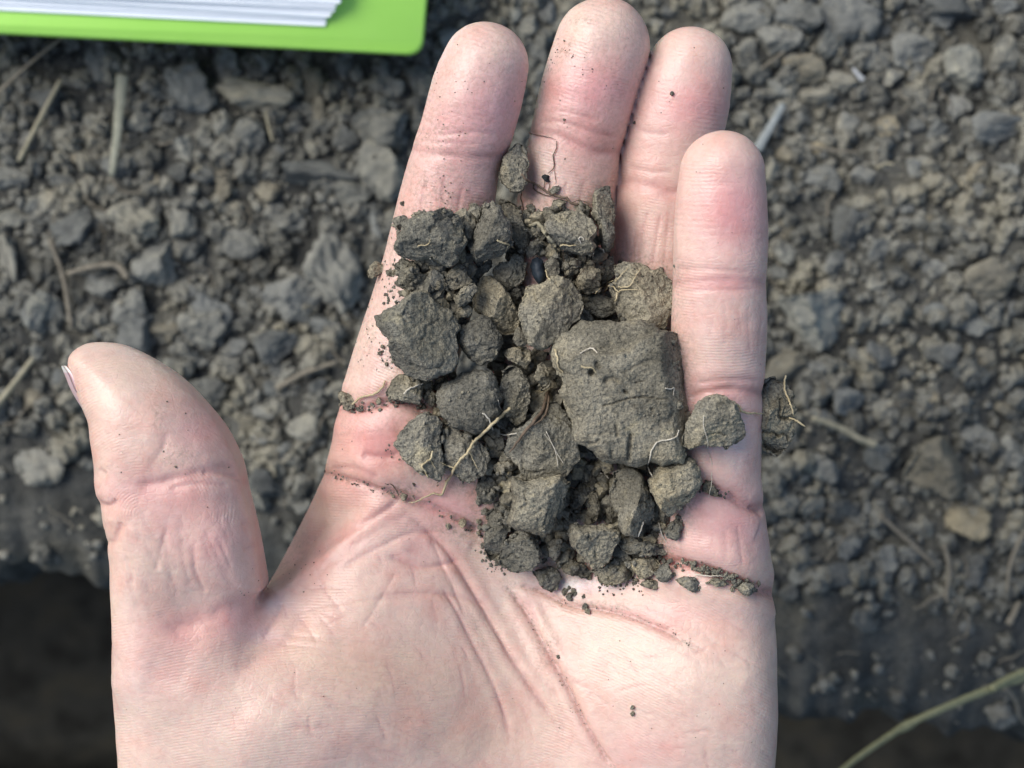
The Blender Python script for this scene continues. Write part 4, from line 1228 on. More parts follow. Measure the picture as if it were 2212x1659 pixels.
ROOTS = [
 ('long yellow forked root slanting across the lower left of the heap', M_ROOT_Y, [('3', '1960,850 1870,930 1760,1030 1670,1120 1560,1220 1500,1330 1430,1400 1360,1490 1320,1580 1275,1650 1210,1790 1120,1780 1000,1835 920,1870 853,1874', 0.42, 0.24, [1.4, .8, .5, .3, .3, .2]), ('3', '1350,1500 1290,1480 1240,1460 1200,1440', 0.2, 0.12, 0.3), ('3', '1520,1330 1560,1420 1610,1520', 0.18, 0.1, 0.3), ('3', '1560,1220 1545,1195', 0.2, 0.15, 0.4)]),
 ('thin white branching rootlets right of the long yellow root', M_ROOT_W, [('3', '1660,900 1730,970 1760,1060 1800,1100 1900,1140 2040,1120', 0.16, 0.22, 0.4), ('3', '1790,1110 1780,1200 1760,1250 1720,1215 1700,1270 1800,1340 1900,1385 2000,1390', 0.18, 0.12, 0.4), ('3', '1830,760 1850,850 1900,890', 0.1, 0.08, 0.2)]),
 ('dark brown flat straw lying on the brown clod', M_ROOT_B, [('B', '1000,280 965,380 890,470 825,560', 0.45, 0.35, 0.3), ('B', '1005,300 985,390 930,440', 0.3, 0.2, 0.4)]),
 ('curved pale rootlet left of the squarish brown grey clod', M_ROOT_Y, [('5', '1390,310 1370,400 1390,480 1430,560', 0.24, 0.18, 0.6), ('5', '1380,520 1340,570 1330,630', 0.3, 0.15, 0.2)]),
 ('thick kinked yellow rootlet on the dark pointed clod', M_ROOT_Y, [('5', '560,70 540,160 450,230 480,290 520,370', 0.25, 0.3, 0.1), ('5', '450,230 410,210', 0.15, 0.08, 0.1), ('5', '540,170 580,240 600,260', 0.12, 0.08, 0.1)]),
 ('yellow root reaching from the tiny triangular clod over the index crease', M_ROOT_Y, [('3', '240,810 320,740 400,715 500,690 570,620 600,540', 0.24, 0.3, 0.5)]),
 ('silvery straight rootlet below the second largest clod', M_ROOT_W, [('3', '800,690 880,630 1010,580', 0.22, 0.2, 0.2)]),
 ('dark brown branched root lying over the middle finger', M_ROOT_B, [('7', '640,610 740,710 860,760 960,840 1040,890 1160,930 1290,960 1360,1030 1480,1070 1560,1120 1640,1230', 0.28, 0.34, [0.6, .4, .5, .9, .6]), ('7', '810,740 825,830 940,900 1070,930', 0.18, 0.16, 0.3), ('7', '1360,1030 1480,990 1600,1030 1660,1070', 0.1, 0.06, 0.3), ('7', '960,840 975,740 970,700', 0.1, 0.08, 0.2), ('7', '1030,860 1045,780 1030,720', 0.1, 0.08, 0.2)]),
 ('thin wavy brown rootlet running up the middle finger', M_ROOT_B, [('7', '1150,130 1145,230 1100,340 1110,440 1100,530 1020,600', 0.09, 0.17, 0.1), ('7', '740,5 800,30 930,55 1050,80 1140,110', 0.14, 0.08, 0.2), ('7', '1115,560 1130,660 1140,760', 0.07, 0.06, 0.1)]),
 ('orange brown root crossing the hooked rootlet clod', M_STRAW, [('2', '240,520 330,500 400,600 470,680 520,760 550,860 570,950', 0.5, 0.26, 0.2)]),
 ('pale crooked rootlet along the foot of the hooked rootlet clod', M_ROOT_Y, [('2', '570,750 600,730 680,740 740,730', 0.2, 0.14, 0.2)]),
 ('tiny white hook shaped rootlet on the middle finger clod', M_ROOT_W, [('2', '795,712 785,690 770,670 778,652 797,646 818,656 826,688', 0.13, 0.13, 0.05)]),
 ('tangle of pale forked rootlets beside the root covered clod', M_ROOT_Y, [('2', '950,1260 1010,1200 1090,1180 1150,1190 1200,1240 1250,1220 1420,1220', 0.16, 0.2, 0.4), ('2', '1000,1255 1060,1165 1180,1100', 0.2, 0.14, 0.4), ('2', '1190,1250 1185,1300 1165,1350', 0.25, 0.2, 0.5), ('2', '1200,1190 1320,1180 1390,1070 1450,980', 0.18, 0.1, 0.2), ('2', '1010,1250 1060,1230 1090,1190', 0.15, 0.12, 0.4), ('2', '1170,1130 1230,1060 1320,970', 0.14, 0.08, 0.2)]),
 ('pale bent rootlet over the dark gap under the upright clod', M_ROOT_W, [('2', '930,820 920,900 960,950 1020,1010', 0.12, 0.18, 0.4)]),
 ('short pale rootlet at the foot of the tall upright clod', M_ROOT_W, [('2', '975,760 1030,780 1060,830', 0.18, 0.15, 0.3)]),
 ('thin brown root looping below the hooked rootlet clod', M_ROOT_B, [('2', '600,790 610,930 590,1040 700,1130 750,1080 860,970', 0.16, 0.12, 0.3)]),
 ('short yellow rootlet below the blue black seed', M_ROOT_Y, [('2', '415,1010 430,1080 465,1110', 0.2, 0.18, 0.4)]),
 ('yellow rootlet on the left rim of the largest clod', M_ROOT_Y, [('4', '375,350 400,450 410,540 470,610', 0.24, 0.2, 0.2)]),
 ('white rootlet bent at its end on top of the largest clod', M_ROOT_W, [('4', '650,390 720,350 790,340 830,385', 0.17, 0.2, 0.05)]),
 ('twisted yellow rootlet by the hole in the largest clod', M_ROOT_Y, [('4', '660,530 720,550 780,550 820,605', 0.22, 0.16, 0.05)]),
 ('long white rootlet over the lower right corner of the largest clod', M_ROOT_W, [('4', '1725,1225 1690,1300 1600,1335 1500,1350 1430,1440 1405,1540 1390,1590 1388,1660', 0.16, 0.16, 0.15), ('6', '975,230 985,290 1025,360', 0.17, 0.12, 1.2)]),
 ('short bent rootlet at the right rim of the largest clod', M_ROOT_W, [('4', '1580,770 1630,780 1670,770 1660,850', 0.15, 0.15, 0.05)]),
 ('short white rootlet at the foot of the tall tan grey clod', M_ROOT_W, [('6', '925,845 890,940 865,1010', 0.14, 0.16, 0.3)]),
 ('white rootlet left of the round little clod', M_ROOT_W, [('6', '1090,850 1120,970 1175,1070', 0.1, 0.17, 0.4)]),
 ('short white rootlet in the dark hollow below the largest clod', M_ROOT_W, [('6', '420,300 500,330 545,370', 0.17, 0.2, 1.5)]),
 ('hair thin rootlet hanging down the little finger', M_ROOT_W, [('8', '450,870 440,1000 480,1150 510,1280 490,1350', 0.1, 0.1, 0.2), ('6', '1600,20 1665,190 1665,330 1660,450 1630,580', 0.07, 0.09, 0.2)]),
 ('yellow forked root bridging from the blunt clod to the hanging clod', M_ROOT_Y, [('8', '880,680 960,740 1000,805 1100,840 1200,840 1310,845', 0.26, 0.24, 0.5), ('8', '1000,810 940,825', 0.18, 0.12, 0.3)]),
 ('pale root curving along the right side of the hanging clod', M_ROOT_Y, [('8', '1640,290 1620,380 1625,500 1670,620 1720,750 1755,870 1735,915', 0.24, 0.2, 0.5), ('8', '1690,905 1800,950 1920,1030', 0.18, 0.3, 0.4)]),
 ('fine pale root lying along the dirt line on the right', M_ROOT_W, [('6', '1490,1415 1620,1430 1720,1430 1800,1440', 0.18, 0.08, 0.3)]),
 ('dark forked rootlet on the palm left of the long yellow root', M_ROOT_B, [('5', '0,390 60,430 110,430 160,490 195,550', 0.14, 0.16, 0.05), ('5', '110,430 200,420 300,435', 0.12, 0.06, 0.05)]),
 ('tiny yellow rootlet curled on the flat index finger clod', M_ROOT_Y, [('1', '960,600 1060,590 1090,530', 0.15, 0.12, 0.05)]),
 ('pale knotty rootlet across the dark face of the pointed clod', M_ROOT_Y, [('1', '1820,540 1880,570 1960,600 2010,640 2030,690', 0.2, 0.22, 0.3), ('1', '1940,600 1910,660', 0.12, 0.08, 0.2)]),
 ('short pale rootlet hanging from the flat index finger clod', M_ROOT_W, [('1', '1090,745 1130,790 1185,845', 0.12, 0.16, 0.8)]),
 ('long thin grey rootlet running down left of the orange brown root', M_ROOT_B, [('7', '640,880 630,960 660,1080 680,1250 740,1420 790,1560', 0.12, 0.2, 0.2)]),
 ('pair of fine straight white rootlets on the brown clod', M_ROOT_W, [('4', '280,1240 340,1370 390,1470 470,1590', 0.08, 0.13, 0.15), ('4', '260,1270 370,1430 410,1650', 0.07, 0.08, 0.15)]),
]
for label, mat, st in ROOTS:
    root(label, mat, st)

# ------------------------------------------------------------------ crumbs on the skin
CRUMBS = [('5', 735, 880, .75), ('5', 890, 860, .95), ('5', 1060, 840, .7), ('5', 1090, 905, .8), ('5', 260, 570, .9), ('5', 135, 560, .5), ('5', 360, 430, .5), ('5', 1060, 960, .7),
          ('5', 1990, 1600, .8), ('5', 2060, 1640, .9), ('5', 2090, 1590, .6), ('6', 110, 1560, .6), ('6', 170, 1620, .6), ('6', 60, 1620, .7), ('6', 270, 1650, .5), ('F', 1290, 440, .8), ('F', 1345, 470, .8), ('F', 1360, 488, .7),
          ('6', 1880, 1570, .55), ('6', 1260, 1420, .7), ('6', 840, 1480, .6), ('3', 530, 770, .8), ('3', 545, 250, .6), ('3', 570, 180, .6), ('3', 620, 365, .5), ('1', 650, 900, .9), ('1', 700, 880, .7), ('1', 740, 1010, .8), ('1', 790, 1120, .7), ('1', 800, 150, .7), ('1', 1240, 205, .5),
          ('F', 1528, 850, .65), ('F', 1532, 875, .55), ('F', 1248, 658, .5), ('H', 1533, 455, .5), ('H', 1350, 595, .45), ('H', 1010, 577, .35), ('E', 628, 580, .3)]
def crumb_zone(p):
    x, y = p
    if x < 450: return 'of the thumb'
    if y < 520: return 'of the index finger' if x < 1140 else 'of the middle finger' if x < 1350 else 'of the ring finger'
    if x < 960 and y < 1000: return 'along the left edge of the heap'
    if x < 1110: return 'in the left palm crease'
    if y > 1400: return 'of the lower palm'
    return 'at the lower tip of the heap' if x < 1320 else 'in the dirt line on the right'
for k, (key, x_, y_, r) in enumerate(CRUMBS):
    p = cr(key, f'{x_},{y_}')[0]
    x, y = W(p, 3.0)
    h = hit([BVH_H], x, y)
    if h is None: continue
    x, y = W(p, h); h = hit([BVH_H], x, y) or h
    o = add('soil_crumb', GAPM[k % 8], None, 'tiny dark soil crumb stuck to the skin ' + crumb_zone(p), 'soil crumb', 'tiny soil crumbs ' + crumb_zone(p), loc=(x, y, h + 0.45 * r))
    o.scale = [r * 1.05, r * 0.9, r * 0.8]
    o.rotation_euler = (rng.uniform(-.4, .4), rng.uniform(-.4, .4), rng.uniform(0, 6.28))

def specks():
    V, F = [], []
    D, Fc = ico(2)
    Dv, Fi = D, Fc
    r_ = np.random.default_rng(12)
    def put(px, py, r):
        x, y = W((px, py), 3.0)
        h = hit([BVH_H], x, y)
        if h is None: return
        x, y = W((px, py), h)
        h = hit([BVH_H], x, y)
        if h is None: return
        o = len(V)
        s = r * r_.uniform(0.7, 1.3, 3)
        for v in Dv * s * (1 + 0.25 * r_.normal(size=(len(Dv), 1))):
            V.append((v[0] + x, v[1] + y, v[2] * 0.6 + h + 0.15 * r))
        for f in Fi: F.append((f[0] + o, f[1] + o, f[2] + o))
    lines = [('P', '1255,1860 1330,1882 1420,1905 1500,1932 1600,1957 1700,1997 1800,2047 1900,2105', 60, 0.18, 6), ('P', '2560,2200 2700,2225 2800,2250 2900,2290 2970,2315', 150, 0.36, 6), ('F', '1250,440 1300,470 1400,480 1530,515 1650,560 1740,615', 45, 0.10, 5),
             ('F', '1130,500 1170,570 1230,680 1290,790 1330,880', 60, 0.09, 9), ('P', '1335,1595 1420,1612 1500,1592 1580,1578 1670,1600', 60, 0.3, 5), ('1', '690,850 720,980 760,1100 820,1150', 90, 0.28, 22), ('3', '480,0 540,250 620,380 690,450', 40, 0.2, 20), ('P', '2690,1905 2770,1917 2860,1950', 30, 0.3, 6),
             ('3', '1000,900 700,1250 950,1560 1250,1650', 40, 0.2, 10), ('5', '1050,900 1090,1000 1130,1150 1200,1290 1300,1370', 60, 0.25, 8), ('6', '430,1540 640,1550 800,1500 900,1570', 40, 0.22, 8)]
    for key, s, cnt, r, sp in lines:
        P = crspline(cr(key, s), 8)
        for _ in range(cnt):
            p = P[r_.integers(len(P))] + r_.normal(size=2) * sp
            put(p[0], p[1], r * r_.uniform(0.4, 1.15))
    areas = [(950, 330, 60, 120, 70, 0.13), (960, 150, 50, 60, 20, 0.10), (1230, 160, 50, 90, 40, 0.12), (1200, 110, 10, 30, 30, 0.14), (1500, 220, 60, 120, 12, 0.12), (860, 560, 40, 90, 45, 0.16), (790, 780, 40, 70, 35, 0.15), (360, 960, 60, 50, 25, 0.13), (620, 1220, 40, 50, 40, 0.11),
             (1400, 1480, 220, 90, 60, 0.10), (1000, 1300, 250, 120, 40, 0.09), (600, 1500, 250, 120, 25, 0.09), (1560, 800, 50, 250, 30, 0.10), (800, 980, 80, 60, 25, 0.11), (900, 420, 40, 40, 30, 0.15)]
    for px, py, rx, ry, cnt, r in areas:
        for _ in range(cnt):
            put(px + r_.normal() * rx, py + r_.normal() * ry, r * r_.uniform(0.35, 1.05))
    me = mesh_np('soil_dust', V, np.array(F))
    add('soil_dust', me, M_CLOD, 'fine soil grains scattered over the skin and caught in its creases', 'soil dust', None, 'stuff')
specks()

def heap_crumbs():
    r_ = np.random.default_rng(21)
    lo_, hi_ = HEAP.min(0), HEAP.max(0)
    Vs, Fs, o, n = [], [], 0, 0
    D2, F2 = ico(2)
    tries_ = 0
    while n < 650 and tries_ < 9000:
        tries_ += 1
        q = r_.uniform(lo_, hi_)
        if sdpoly(q[None], HEAP)[0] > 6 or np.hypot(q[0] - 1162, q[1] - 586) < 42: continue
        x, y = W(q, 6.0)
        hh = hit([BVH_H], x, y); ht = hit(BVHS, x, y)
        if hh is None or ht is None: continue
        top = ht - hh
        if top > 4.5 and r_.random() < 0.93: continue
        r = r_.uniform(0.22, 0.75) if top < 4.5 else r_.uniform(0.12, 0.26)
        x, y = W(q, ht)
        z = hit(BVHS, x, y)
        if z is None or z < -30: continue
        S = D2 * (1 + 0.22 * r_.normal(size=(len(D2), 1))) * (r * r_.uniform(0.7, 1.2, 3))
        Vs.append(S + np.array([x, y, z + 0.35 * r])); Fs.append(F2 + o); o += len(S); n += 1
    me = mesh_np('heap_crumbs', np.concatenate(Vs), np.concatenate(Fs))
    add('heap_crumbs', me, M_CLOD, 'fine loose soil crumbs lying between the clods of the heap', 'soil crumbs', None, 'stuff')
heap_crumbs()

# ------------------------------------------------------------------ loose clods on the ground
def ground_meshes(mat, seed, n=14):
    out = []
    for k in range(n):
        r_ = np.random.default_rng(seed + k)
        D, F = ico(5)
        V = D.copy()
        for _ in range(12):
            nrm = r_.normal(size=3); nrm /= np.linalg.norm(nrm)
            h = V @ nrm; lim = r_.uniform(0.42, 0.74)
            V = V - np.clip(h - lim, 0, None)[:, None] * nrm
        V /= np.abs(V).max(0)
        N = vnormals(V, F)
        V = V + N * (0.13 * fbm(V * 1.7 + k * 7, 3, 0.6) + 0.16 * (0.5 - worley(V * 3.1 + k * 3)) + 0.09 * (0.5 - worley(V * 7.0 + k)))[:, None]
        V /= np.abs(V).max(0)
        me = mesh_np('ground_clod', V, F)
        me.materials.append(mat)
        out.append(me)
    return out
GM = ground_meshes(M_GCLOD, 300)
GT = ground_meshes(M_GTAN, 400, 4)
GB = ground_meshes(M_GBLUE, 500, 4)
TR = [  # traced: crop, cx, cy, w, h, kind, label
 ('C', 960, 440, 260, 270, 'b', 'large bluish grey clod below the green notebook cover'), ('C', 1280, 480, 340, 150, 'g', 'long flat brown clod right of the large bluish clod'), ('C', 1140, 320, 170, 140, 'b', 'grey clod close under the notebook edge'), ('C', 1310, 320, 100, 110, 'b', None), ('C', 1570, 430, 110, 150, 't', 'orange tan clod under the notebook'),
 ('C', 1610, 580, 90, 170, 't', 'narrow tan clod standing left of the index finger'), ('C', 1270, 690, 150, 220, 'g', None), ('C', 920, 740, 110, 140, 'b', None), ('C', 1110, 620, 120, 100, 'b', None), ('C', 1720, 690, 140, 150, 'g', None),
 ('C', 1930, 640, 290, 190, 'g', None), ('C', 1920, 870, 260, 250, 'g', 'big rounded clod against the left side of the index finger'), ('C', 1790, 960, 210, 140, 'b', None), ('C', 1890, 1110, 90, 160, 'b', 'bluish flake beside the index finger'), ('C', 700, 1100, 270, 230, 'g', 'large flat grey clod left of centre'),
 ('C', 350, 1150, 190, 220, 'g', None), ('C', 920, 1140, 150, 200, 'g', None), ('C', 790, 1330, 240, 230, 'g', None), ('C', 1700, 1350, 300, 440, 'g', 'biggest ground clod, tall, left of the index finger base'), ('C', 1490, 1500, 270, 230, 'g', None), ('C', 200, 1560, 210, 180, 'b', None),
 ('C', 500, 1420, 130, 160, 'g', None), ('C', 660, 1580, 210, 170, 'g', None), ('C', 1060, 1580, 180, 180, 'g', None), ('C', 1330, 960, 120, 130, 't', 'pale tan clod left of the index finger, right of two'), ('C', 1120, 940, 90, 140, 't', 'pale tan clod left of the index finger, left of two'), ('C', 1600, 860, 390, 120, 'g', None),
 ('C', 1030, 880, 130, 90, 'g', None), ('C', 1190, 1210, 220, 160, 'g', None), ('C', 40, 1330, 110, 270, 'g', None), ('C', 50, 900, 130, 170, 'b', None), ('C', 510, 330, 130, 180, 'g', None), ('C', 1490, 380, 100, 90, 'g', None), ('C', 830, 1600, 130, 150, 't', None), ('C', 1950, 450, 170, 120, 'g', None), ('C', 2100, 430, 70, 160, 'b', None), ('C', 1150, 710, 70, 90, 'b', None), ('C', 1480, 640, 90, 60, 'g', None), ('C', 1560, 740, 100, 90, 'g', None), ('C', 1450, 1120, 150, 110, 'g', None), ('C', 60, 1100, 150, 110, 'b', None), ('C', 900, 520, 100, 70, 'g', None), ('C', 1700, 440, 90, 120, 'g', None), ('C', 140, 700, 110, 100, 'g', None), ('C', 480, 760, 90, 80, 't', None), ('C', 470, 620, 100, 90, 'g', None), ('C', 300, 900, 130, 110, 'g', None),
 ('D', 720, 90, 240, 190, 'g', 'large clod at the top right of the ring finger'), ('D', 1150, 40, 380, 130, 'g', 'broad clod cut by the upper frame edge at the right'), ('D', 1400, 20, 110, 70, 'b', None), ('D', 1180, 290, 190, 180, 'b', 'light grey rounded clod in the upper right'), ('D', 1390, 240, 160, 130, 'g', None), ('D', 1000, 220, 190, 150, 'g', None), ('D', 540, 300, 210, 110, 't', None), ('D', 560, 420, 170, 80, 'g', None), ('D', 400, 170, 180, 120, 'g', None), ('D', 620, 200, 130, 120, 'g', None), ('D', 690, 540, 110, 120, 'g', None),
 ('D', 1380, 550, 270, 130, 'g', 'long brownish clod at the right edge'), ('D', 1370, 440, 120, 80, 'b', None), ('D', 1180, 470, 100, 110, 'g', None), ('D', 1000, 380, 80, 60, 't', None), ('D', 1010, 310, 90, 80, 'g', None), ('D', 800, 230, 130, 120, 'g', None), ('D', 880, 330, 110, 90, 'g', None), ('D', 730, 990, 170, 180, 'g', None), ('D', 540, 1360, 310, 270, 'b', 'large jagged clod right of the little finger'),
 ('D', 1310, 1240, 220, 190, 't', 'big clod with a tan side at the right edge'), ('D', 1080, 970, 80, 80, 't', None), ('D', 1230, 1060, 90, 90, 'b', None), ('D', 960, 1080, 110, 70, 'g', None), ('D', 1250, 1420, 140, 110, 'b', None), ('D', 900, 1360, 90, 120, 'b', None), ('D', 1090, 1360, 110, 80, 'b', None), ('D', 640, 1240, 80, 60, 'g', None), ('D', 420, 1100, 120, 90, 'b', None), ('D', 450, 1000, 80, 110, 't', None), ('D', 450, 1590, 200, 140, 't', 'smooth pale clod behind the hanging cracked clod'), ('D', 1090, 560, 90, 100, 'b', None), ('D', 590, 780, 150, 110, 'g', None), ('D', 780, 760, 130, 100, 'g', None), ('D', 480, 60, 200, 130, 'g', None), ('D', 250, 60, 230, 140, 'g', None), ('D', 850, 1090, 100, 120, 'g', None), ('D', 1420, 740, 100, 90, 'b', None), ('D', 1290, 840, 120, 80, 'g', None), ('D', 990, 720, 90, 100, 'b', None), ('D', 1130, 1540, 170, 120, 'g', None), ('D', 860, 1540, 130, 110, 'g', None), ('D', 400, 380, 100, 90, 'b', None), ('D', 270, 230, 110, 110, 'g', None), ('D', 1100, 80, 120, 80, 'b', None),
 ('G', 1000, 430, 250, 210, 't', 'pale angular clod right of the short stick'), ('G', 1130, 680, 160, 170, 't', None), ('G', 1160, 330, 140, 130, 'g', None), ('G', 1300, 400, 130, 120, 'g', None), ('G', 1345, 180, 60, 110, 't', None), ('G', 790, 410, 110, 120, 'g', None), ('G', 660, 180, 140, 110, 'g', None), ('G', 640, 1270, 110, 130, 'g', None), ('G', 620, 620, 130, 100, 'g', None), ('G', 760, 710, 80, 60, 'b', None), ('G', 560, 460, 120, 100, 'g', None), ('G', 1310, 730, 120, 90, 'g', None), ('G', 920, 790, 110, 80, 'g', None), ('G', 600, 880, 130, 90, 'g', None), ('G', 740, 540, 40, 35, 'b', None),
 ('E', 480, 90, 170, 150, 'g', None), ('E', 130, 30, 150, 130, 'b', None), ('E', 740, 80, 160, 150, 'g', None), ('E', 590, 90, 120, 120, 't', None), ('E', 760, 300, 160, 120, 'g', None), ('E', 1000, 140, 150, 120, 'g', None), ('E', 960, 650, 170, 120, 'g', None), ('E', 1080, 440, 120, 100, 'g', None), ('E', 150, 590, 170, 130, 'g', None), ('E', 120, 740, 130, 100, 'g', None), ('E', 330, 980, 90, 60, 'g', None), ('E', 220, 270, 90, 70, 'g', None), ('E', 1020, 900, 100, 80, 'g', None),
 ('H', 830, 130, 100, 130, 'g', None), ('H', 930, 60, 90, 120, 'g', None), ('H', 760, 60, 90, 110, 'b', None), ('H', 120, 620, 240, 170, 'g', None), ('H', 880, 250, 70, 110, 'g', None), ('H', 400, 60, 90, 80, 'g', None), ('H', 560, 40, 110, 70, 'g', None),
]
def ground_zone(p):
    x, y = p
    if x < 1106:
        if y < 430: return 'near the straws under the notebook' if x < 650 else 'left of the index fingertip'
        if x < 450: return 'above the thumb tip' if y < 760 else 'left of the thumb'
        return 'between the thumb tip and the index finger' if y < 830 else 'in the gap between thumb and index finger'
    if y < 300: return 'behind the fingertips at the upper right' if x < 1750 else 'in the upper right corner'
    if y < 720: return 'right of the little finger tip' if x < 1950 else 'near the right edge beside the fingertips'
    if y < 1100: return 'right of the little finger base' if x < 1950 else 'near the right edge beside the heap'
    return 'on the lower right slope above the pit'
def ground_label(p, wpx, hpx, kind):
    m = 0.5 * (wpx + hpx)
    sz = 'large' if m > 95 else 'middling' if m > 58 else 'small'
    return sz + ' ' + {'g': 'grey brown', 't': 'tan', 'b': 'pale grey'}[kind] + ' clod on the ground ' + ground_zone(p), 'loose clods on the ground ' + ground_zone(p)
occupied = []
def gclod(px, wpx, hpx, kind, label, flat=0.42, sink=0.25):
    z = GZ
    for _ in range(2):
        x, y = W(px, z)
        h = hit([BVH_G], x, y, 0)
        if h is None or y < lip_y(x) + 20: return None
        k = kpx(h)
        sx, sy = wpx * k / 2, hpx * k / 2
        sz = min(sx, sy) * 0.5 + max(sx, sy) * 0.18
        z = h + sz * 0.4
    ms = {'g': GM, 't': GT, 'b': GB}[kind]
    o = add('ground_clod', ms[int(rng.integers(len(ms)))], None, label or ground_label(px, wpx, hpx, kind)[0], 'soil clod', None if label else ground_label(px, wpx, hpx, kind)[1], loc=(x, y, z))
    if label: o['group'] = 'larger clods on the ground'
    o.scale = (sx, sy, sz)
    o.rotation_euler = (rng.uniform(-.2, .2), rng.uniform(-.2, .2), rng.uniform(-.12, .12) if abs(sx / sy - 1) > .25 else rng.uniform(0, 6.28))
    occupied.append((x, y, 0.5 * (sx + sy)))
    return o
for key, cx, cy, w_, h_, kd, lab in TR:
    s = (2212 / 4032.0) / CROPS[key][2]
    gclod(cr(key, f'{cx},{cy}')[0], w_ * s * 1.20, h_ * s * 1.20, kd, lab)
HANDSIL = np.array([(1060, 45), (930, 170), (880, 340), (820, 570), (728, 880), (690, 1020), (575, 1280), (560, 1200), (520, 1010), (440, 870), (330, 775), (215, 738), (140, 790), (215, 1000), (240, 1200), (238, 1659), (1685, 1659), (1683, 1380), (1640, 1070), (1660, 520), (1640, 360), (1577, 250), (1560, 110), (1490, 60), (1405, 60), (1300, -5), (1200, 60), (1140, 130)], float)
need = 300 - len(occupied)
tries = 0
while need > 0 and tries < 20000:
    tries += 1
    q = rng.uniform([-10, -10], [2222, 1520])
    if inpoly(q, HANDSIL)[0]: continue
    x, y = W(q, GZ)
    if y < lip_y(x) + 30: continue
    if y < lip_y(x) + 46 and rng.random() < 0.6: continue
    r = min(rng.lognormal(math.log(2.9), 0.32), 5.5)
    if any((x - a) ** 2 + (y - b) ** 2 < (0.80 * (r + c)) ** 2 for a, b, c in occupied): continue
    asp = rng.uniform(0.7, 1.0)
    gclod(q, 2 * r / kpx(GZ), 2 * r * asp / kpx(GZ), 'gggggbt'[int(rng.integers(7))], None)
    need -= 1

def gravel():
    r_ = np.random.default_rng(77)
    Vs, Fs = [], []
    base = []
    for k in range(10):
        D, F = ico((1, 1, 1, 1, 2, 2, 2, 2, 2, 3)[k])
        V = D.copy()
        for _ in range(6):
            nrm = r_.normal(size=3); nrm /= np.linalg.norm(nrm)
            V = V - np.clip(V @ nrm - r_.uniform(0.45, 0.8), 0, None)[:, None] * nrm
        V = V + 0.12 * r_.normal(size=V.shape)
        base.append((V, F))
    o = 0
    n = 0
    while n < 9500:
        x = r_.uniform(-150, 150); y = r_.uniform(-110, 125)
        off = y - lip_y(x)
        if off < 3: continue
        if off < 34 and r_.random() < 0.86: continue
        r = min(0.6 + r_.exponential(0.85), 3.6)
        h = hit([BVH_G], x, y, 0)
        if h is None: continue
        V, F = base[9 if r > 1.9 else (7 + n % 2) if r > 1.4 else (4 + n % 3) if r > 0.9 else n % 4]
        a = r_.uniform(0, 6.28); ca, sa = math.cos(a), math.sin(a)
        S = V * (r * r_.uniform(0.6, 1.2, 3))
        S = np.stack([S[:, 0] * ca - S[:, 1] * sa + x, S[:, 0] * sa + S[:, 1] * ca + y, S[:, 2] + h + 0.25 * r], 1)
        Vs.append(S); Fs.append(F + o); o += len(S); n += 1
    me = mesh_np('soil_crumbs', np.concatenate(Vs), np.concatenate(Fs), False)
    add('soil_crumbs', me, M_GCLOD, 'loose fine soil crumbs covering the ground between the clods', 'soil crumbs', None, 'stuff')
gravel()

# ------------------------------------------------------------------ straws, stems and roots on the ground
BG = [BVH_G]
def gpath(px, lift, n=5):
    P = crspline(px, n)
    Z = []
    for p in P:
        z = GZ
        for _ in range(2):
            x, y = W(p, z)
            h = hit(BG, x, y, 0)
            z = (h if h is not None else GZ)
        Z.append(z)
    Z = np.array(Z)
    k = max(3, len(Z) // 2 * 2 - 1)
    Z = 0.3 * Z + 0.7 * np.polyval(np.polyfit(np.arange(len(Z)), Z, 1), np.arange(len(Z)))
    L = np.interp(np.linspace(0, 1, len(P)), np.linspace(0, 1, len(lift)), lift) if hasattr(lift, '__len__') else lift
    Z = Z + L
    return np.array([(*W(p, z), z) for p, z in zip(P, Z)])

def stem(label, mat, key, s, r0, r1, lift, name='straw', cat='straw', flat=1.0, group='plant litter on the ground'):
    P = gpath(cr(key, s), lift)
    V, F = tube(P, 0.78 * np.linspace(r0, r1, len(P)), 8, seed=len(s), rough=0.06)
    V = np.array(V)
    if flat != 1.0:
        c = np.repeat(P, 8, 0); V[:, 2] = c[:, 2] + (V[:, 2] - c[:, 2]) * flat
    b = P[len(P) // 2]
    return add(name, mesh_np(name, V - b, F), mat, label, cat, group, loc=b)

stem('broad pale straw blade lying upright left under the notebook', M_BLADE, 'C', '615,375 600,540 585,700 560,885', 2.0, 1.0, 4.5, flat=0.25)
stem('thin yellow straw slanting at the far left', M_STRAW, 'C', '305,400 200,600 95,810', 0.75, 0.8, 5)
stem('thin grey stalk crossing the upper left corner', M_STRAW_D, 'C', '-60,520 0,460 150,320 320,180', 0.5, 0.5, 12)
stem('small curled white root fibre below the broad straw blade', M_STRAW_D, 'C', '560,890 600,950 680,970 730,930', 0.35, 0.3, 4, name='root_fibre', cat='root fibre')
stem('pale silvery blade right of the ring finger', M_SLIVER, 'D', '425,455 388,520 350,585 312,650', 1.1, 1.6, 5, flat=0.25)
stem('small white chip on the ground in the upper right', M_CHIP, 'D', '728,298 748,322 772,348', 0.5, 1.0, 5, name='chip', cat='chip', flat=0.5)
stem('short pale stick right of the hanging cracked clod', M_STRAW, 'G', '510,250 580,275 640,300 700,335 765,360', 0.9, 1.3, 6, name='stick', cat='stick')
stem('dark grey stick on the lower right slope', M_STRAW_D, 'G', '780,640 900,750 1010,850', 0.7, 0.8, 4, name='stick', cat='stick')
stem('thin brown root hanging down the slope at the right', M_STRAW_D, 'G', '1040,760 1062,860 1050,960 1055,990', 1.0, 0.6, 3.5, name='root', cat='root')
stem('faint side root curving left on the lower right slope', M_STRAW_D, 'G', '1045,965 990,975 950,1010 915,1018', 0.6, 0.4, 3, name='root', cat='root')
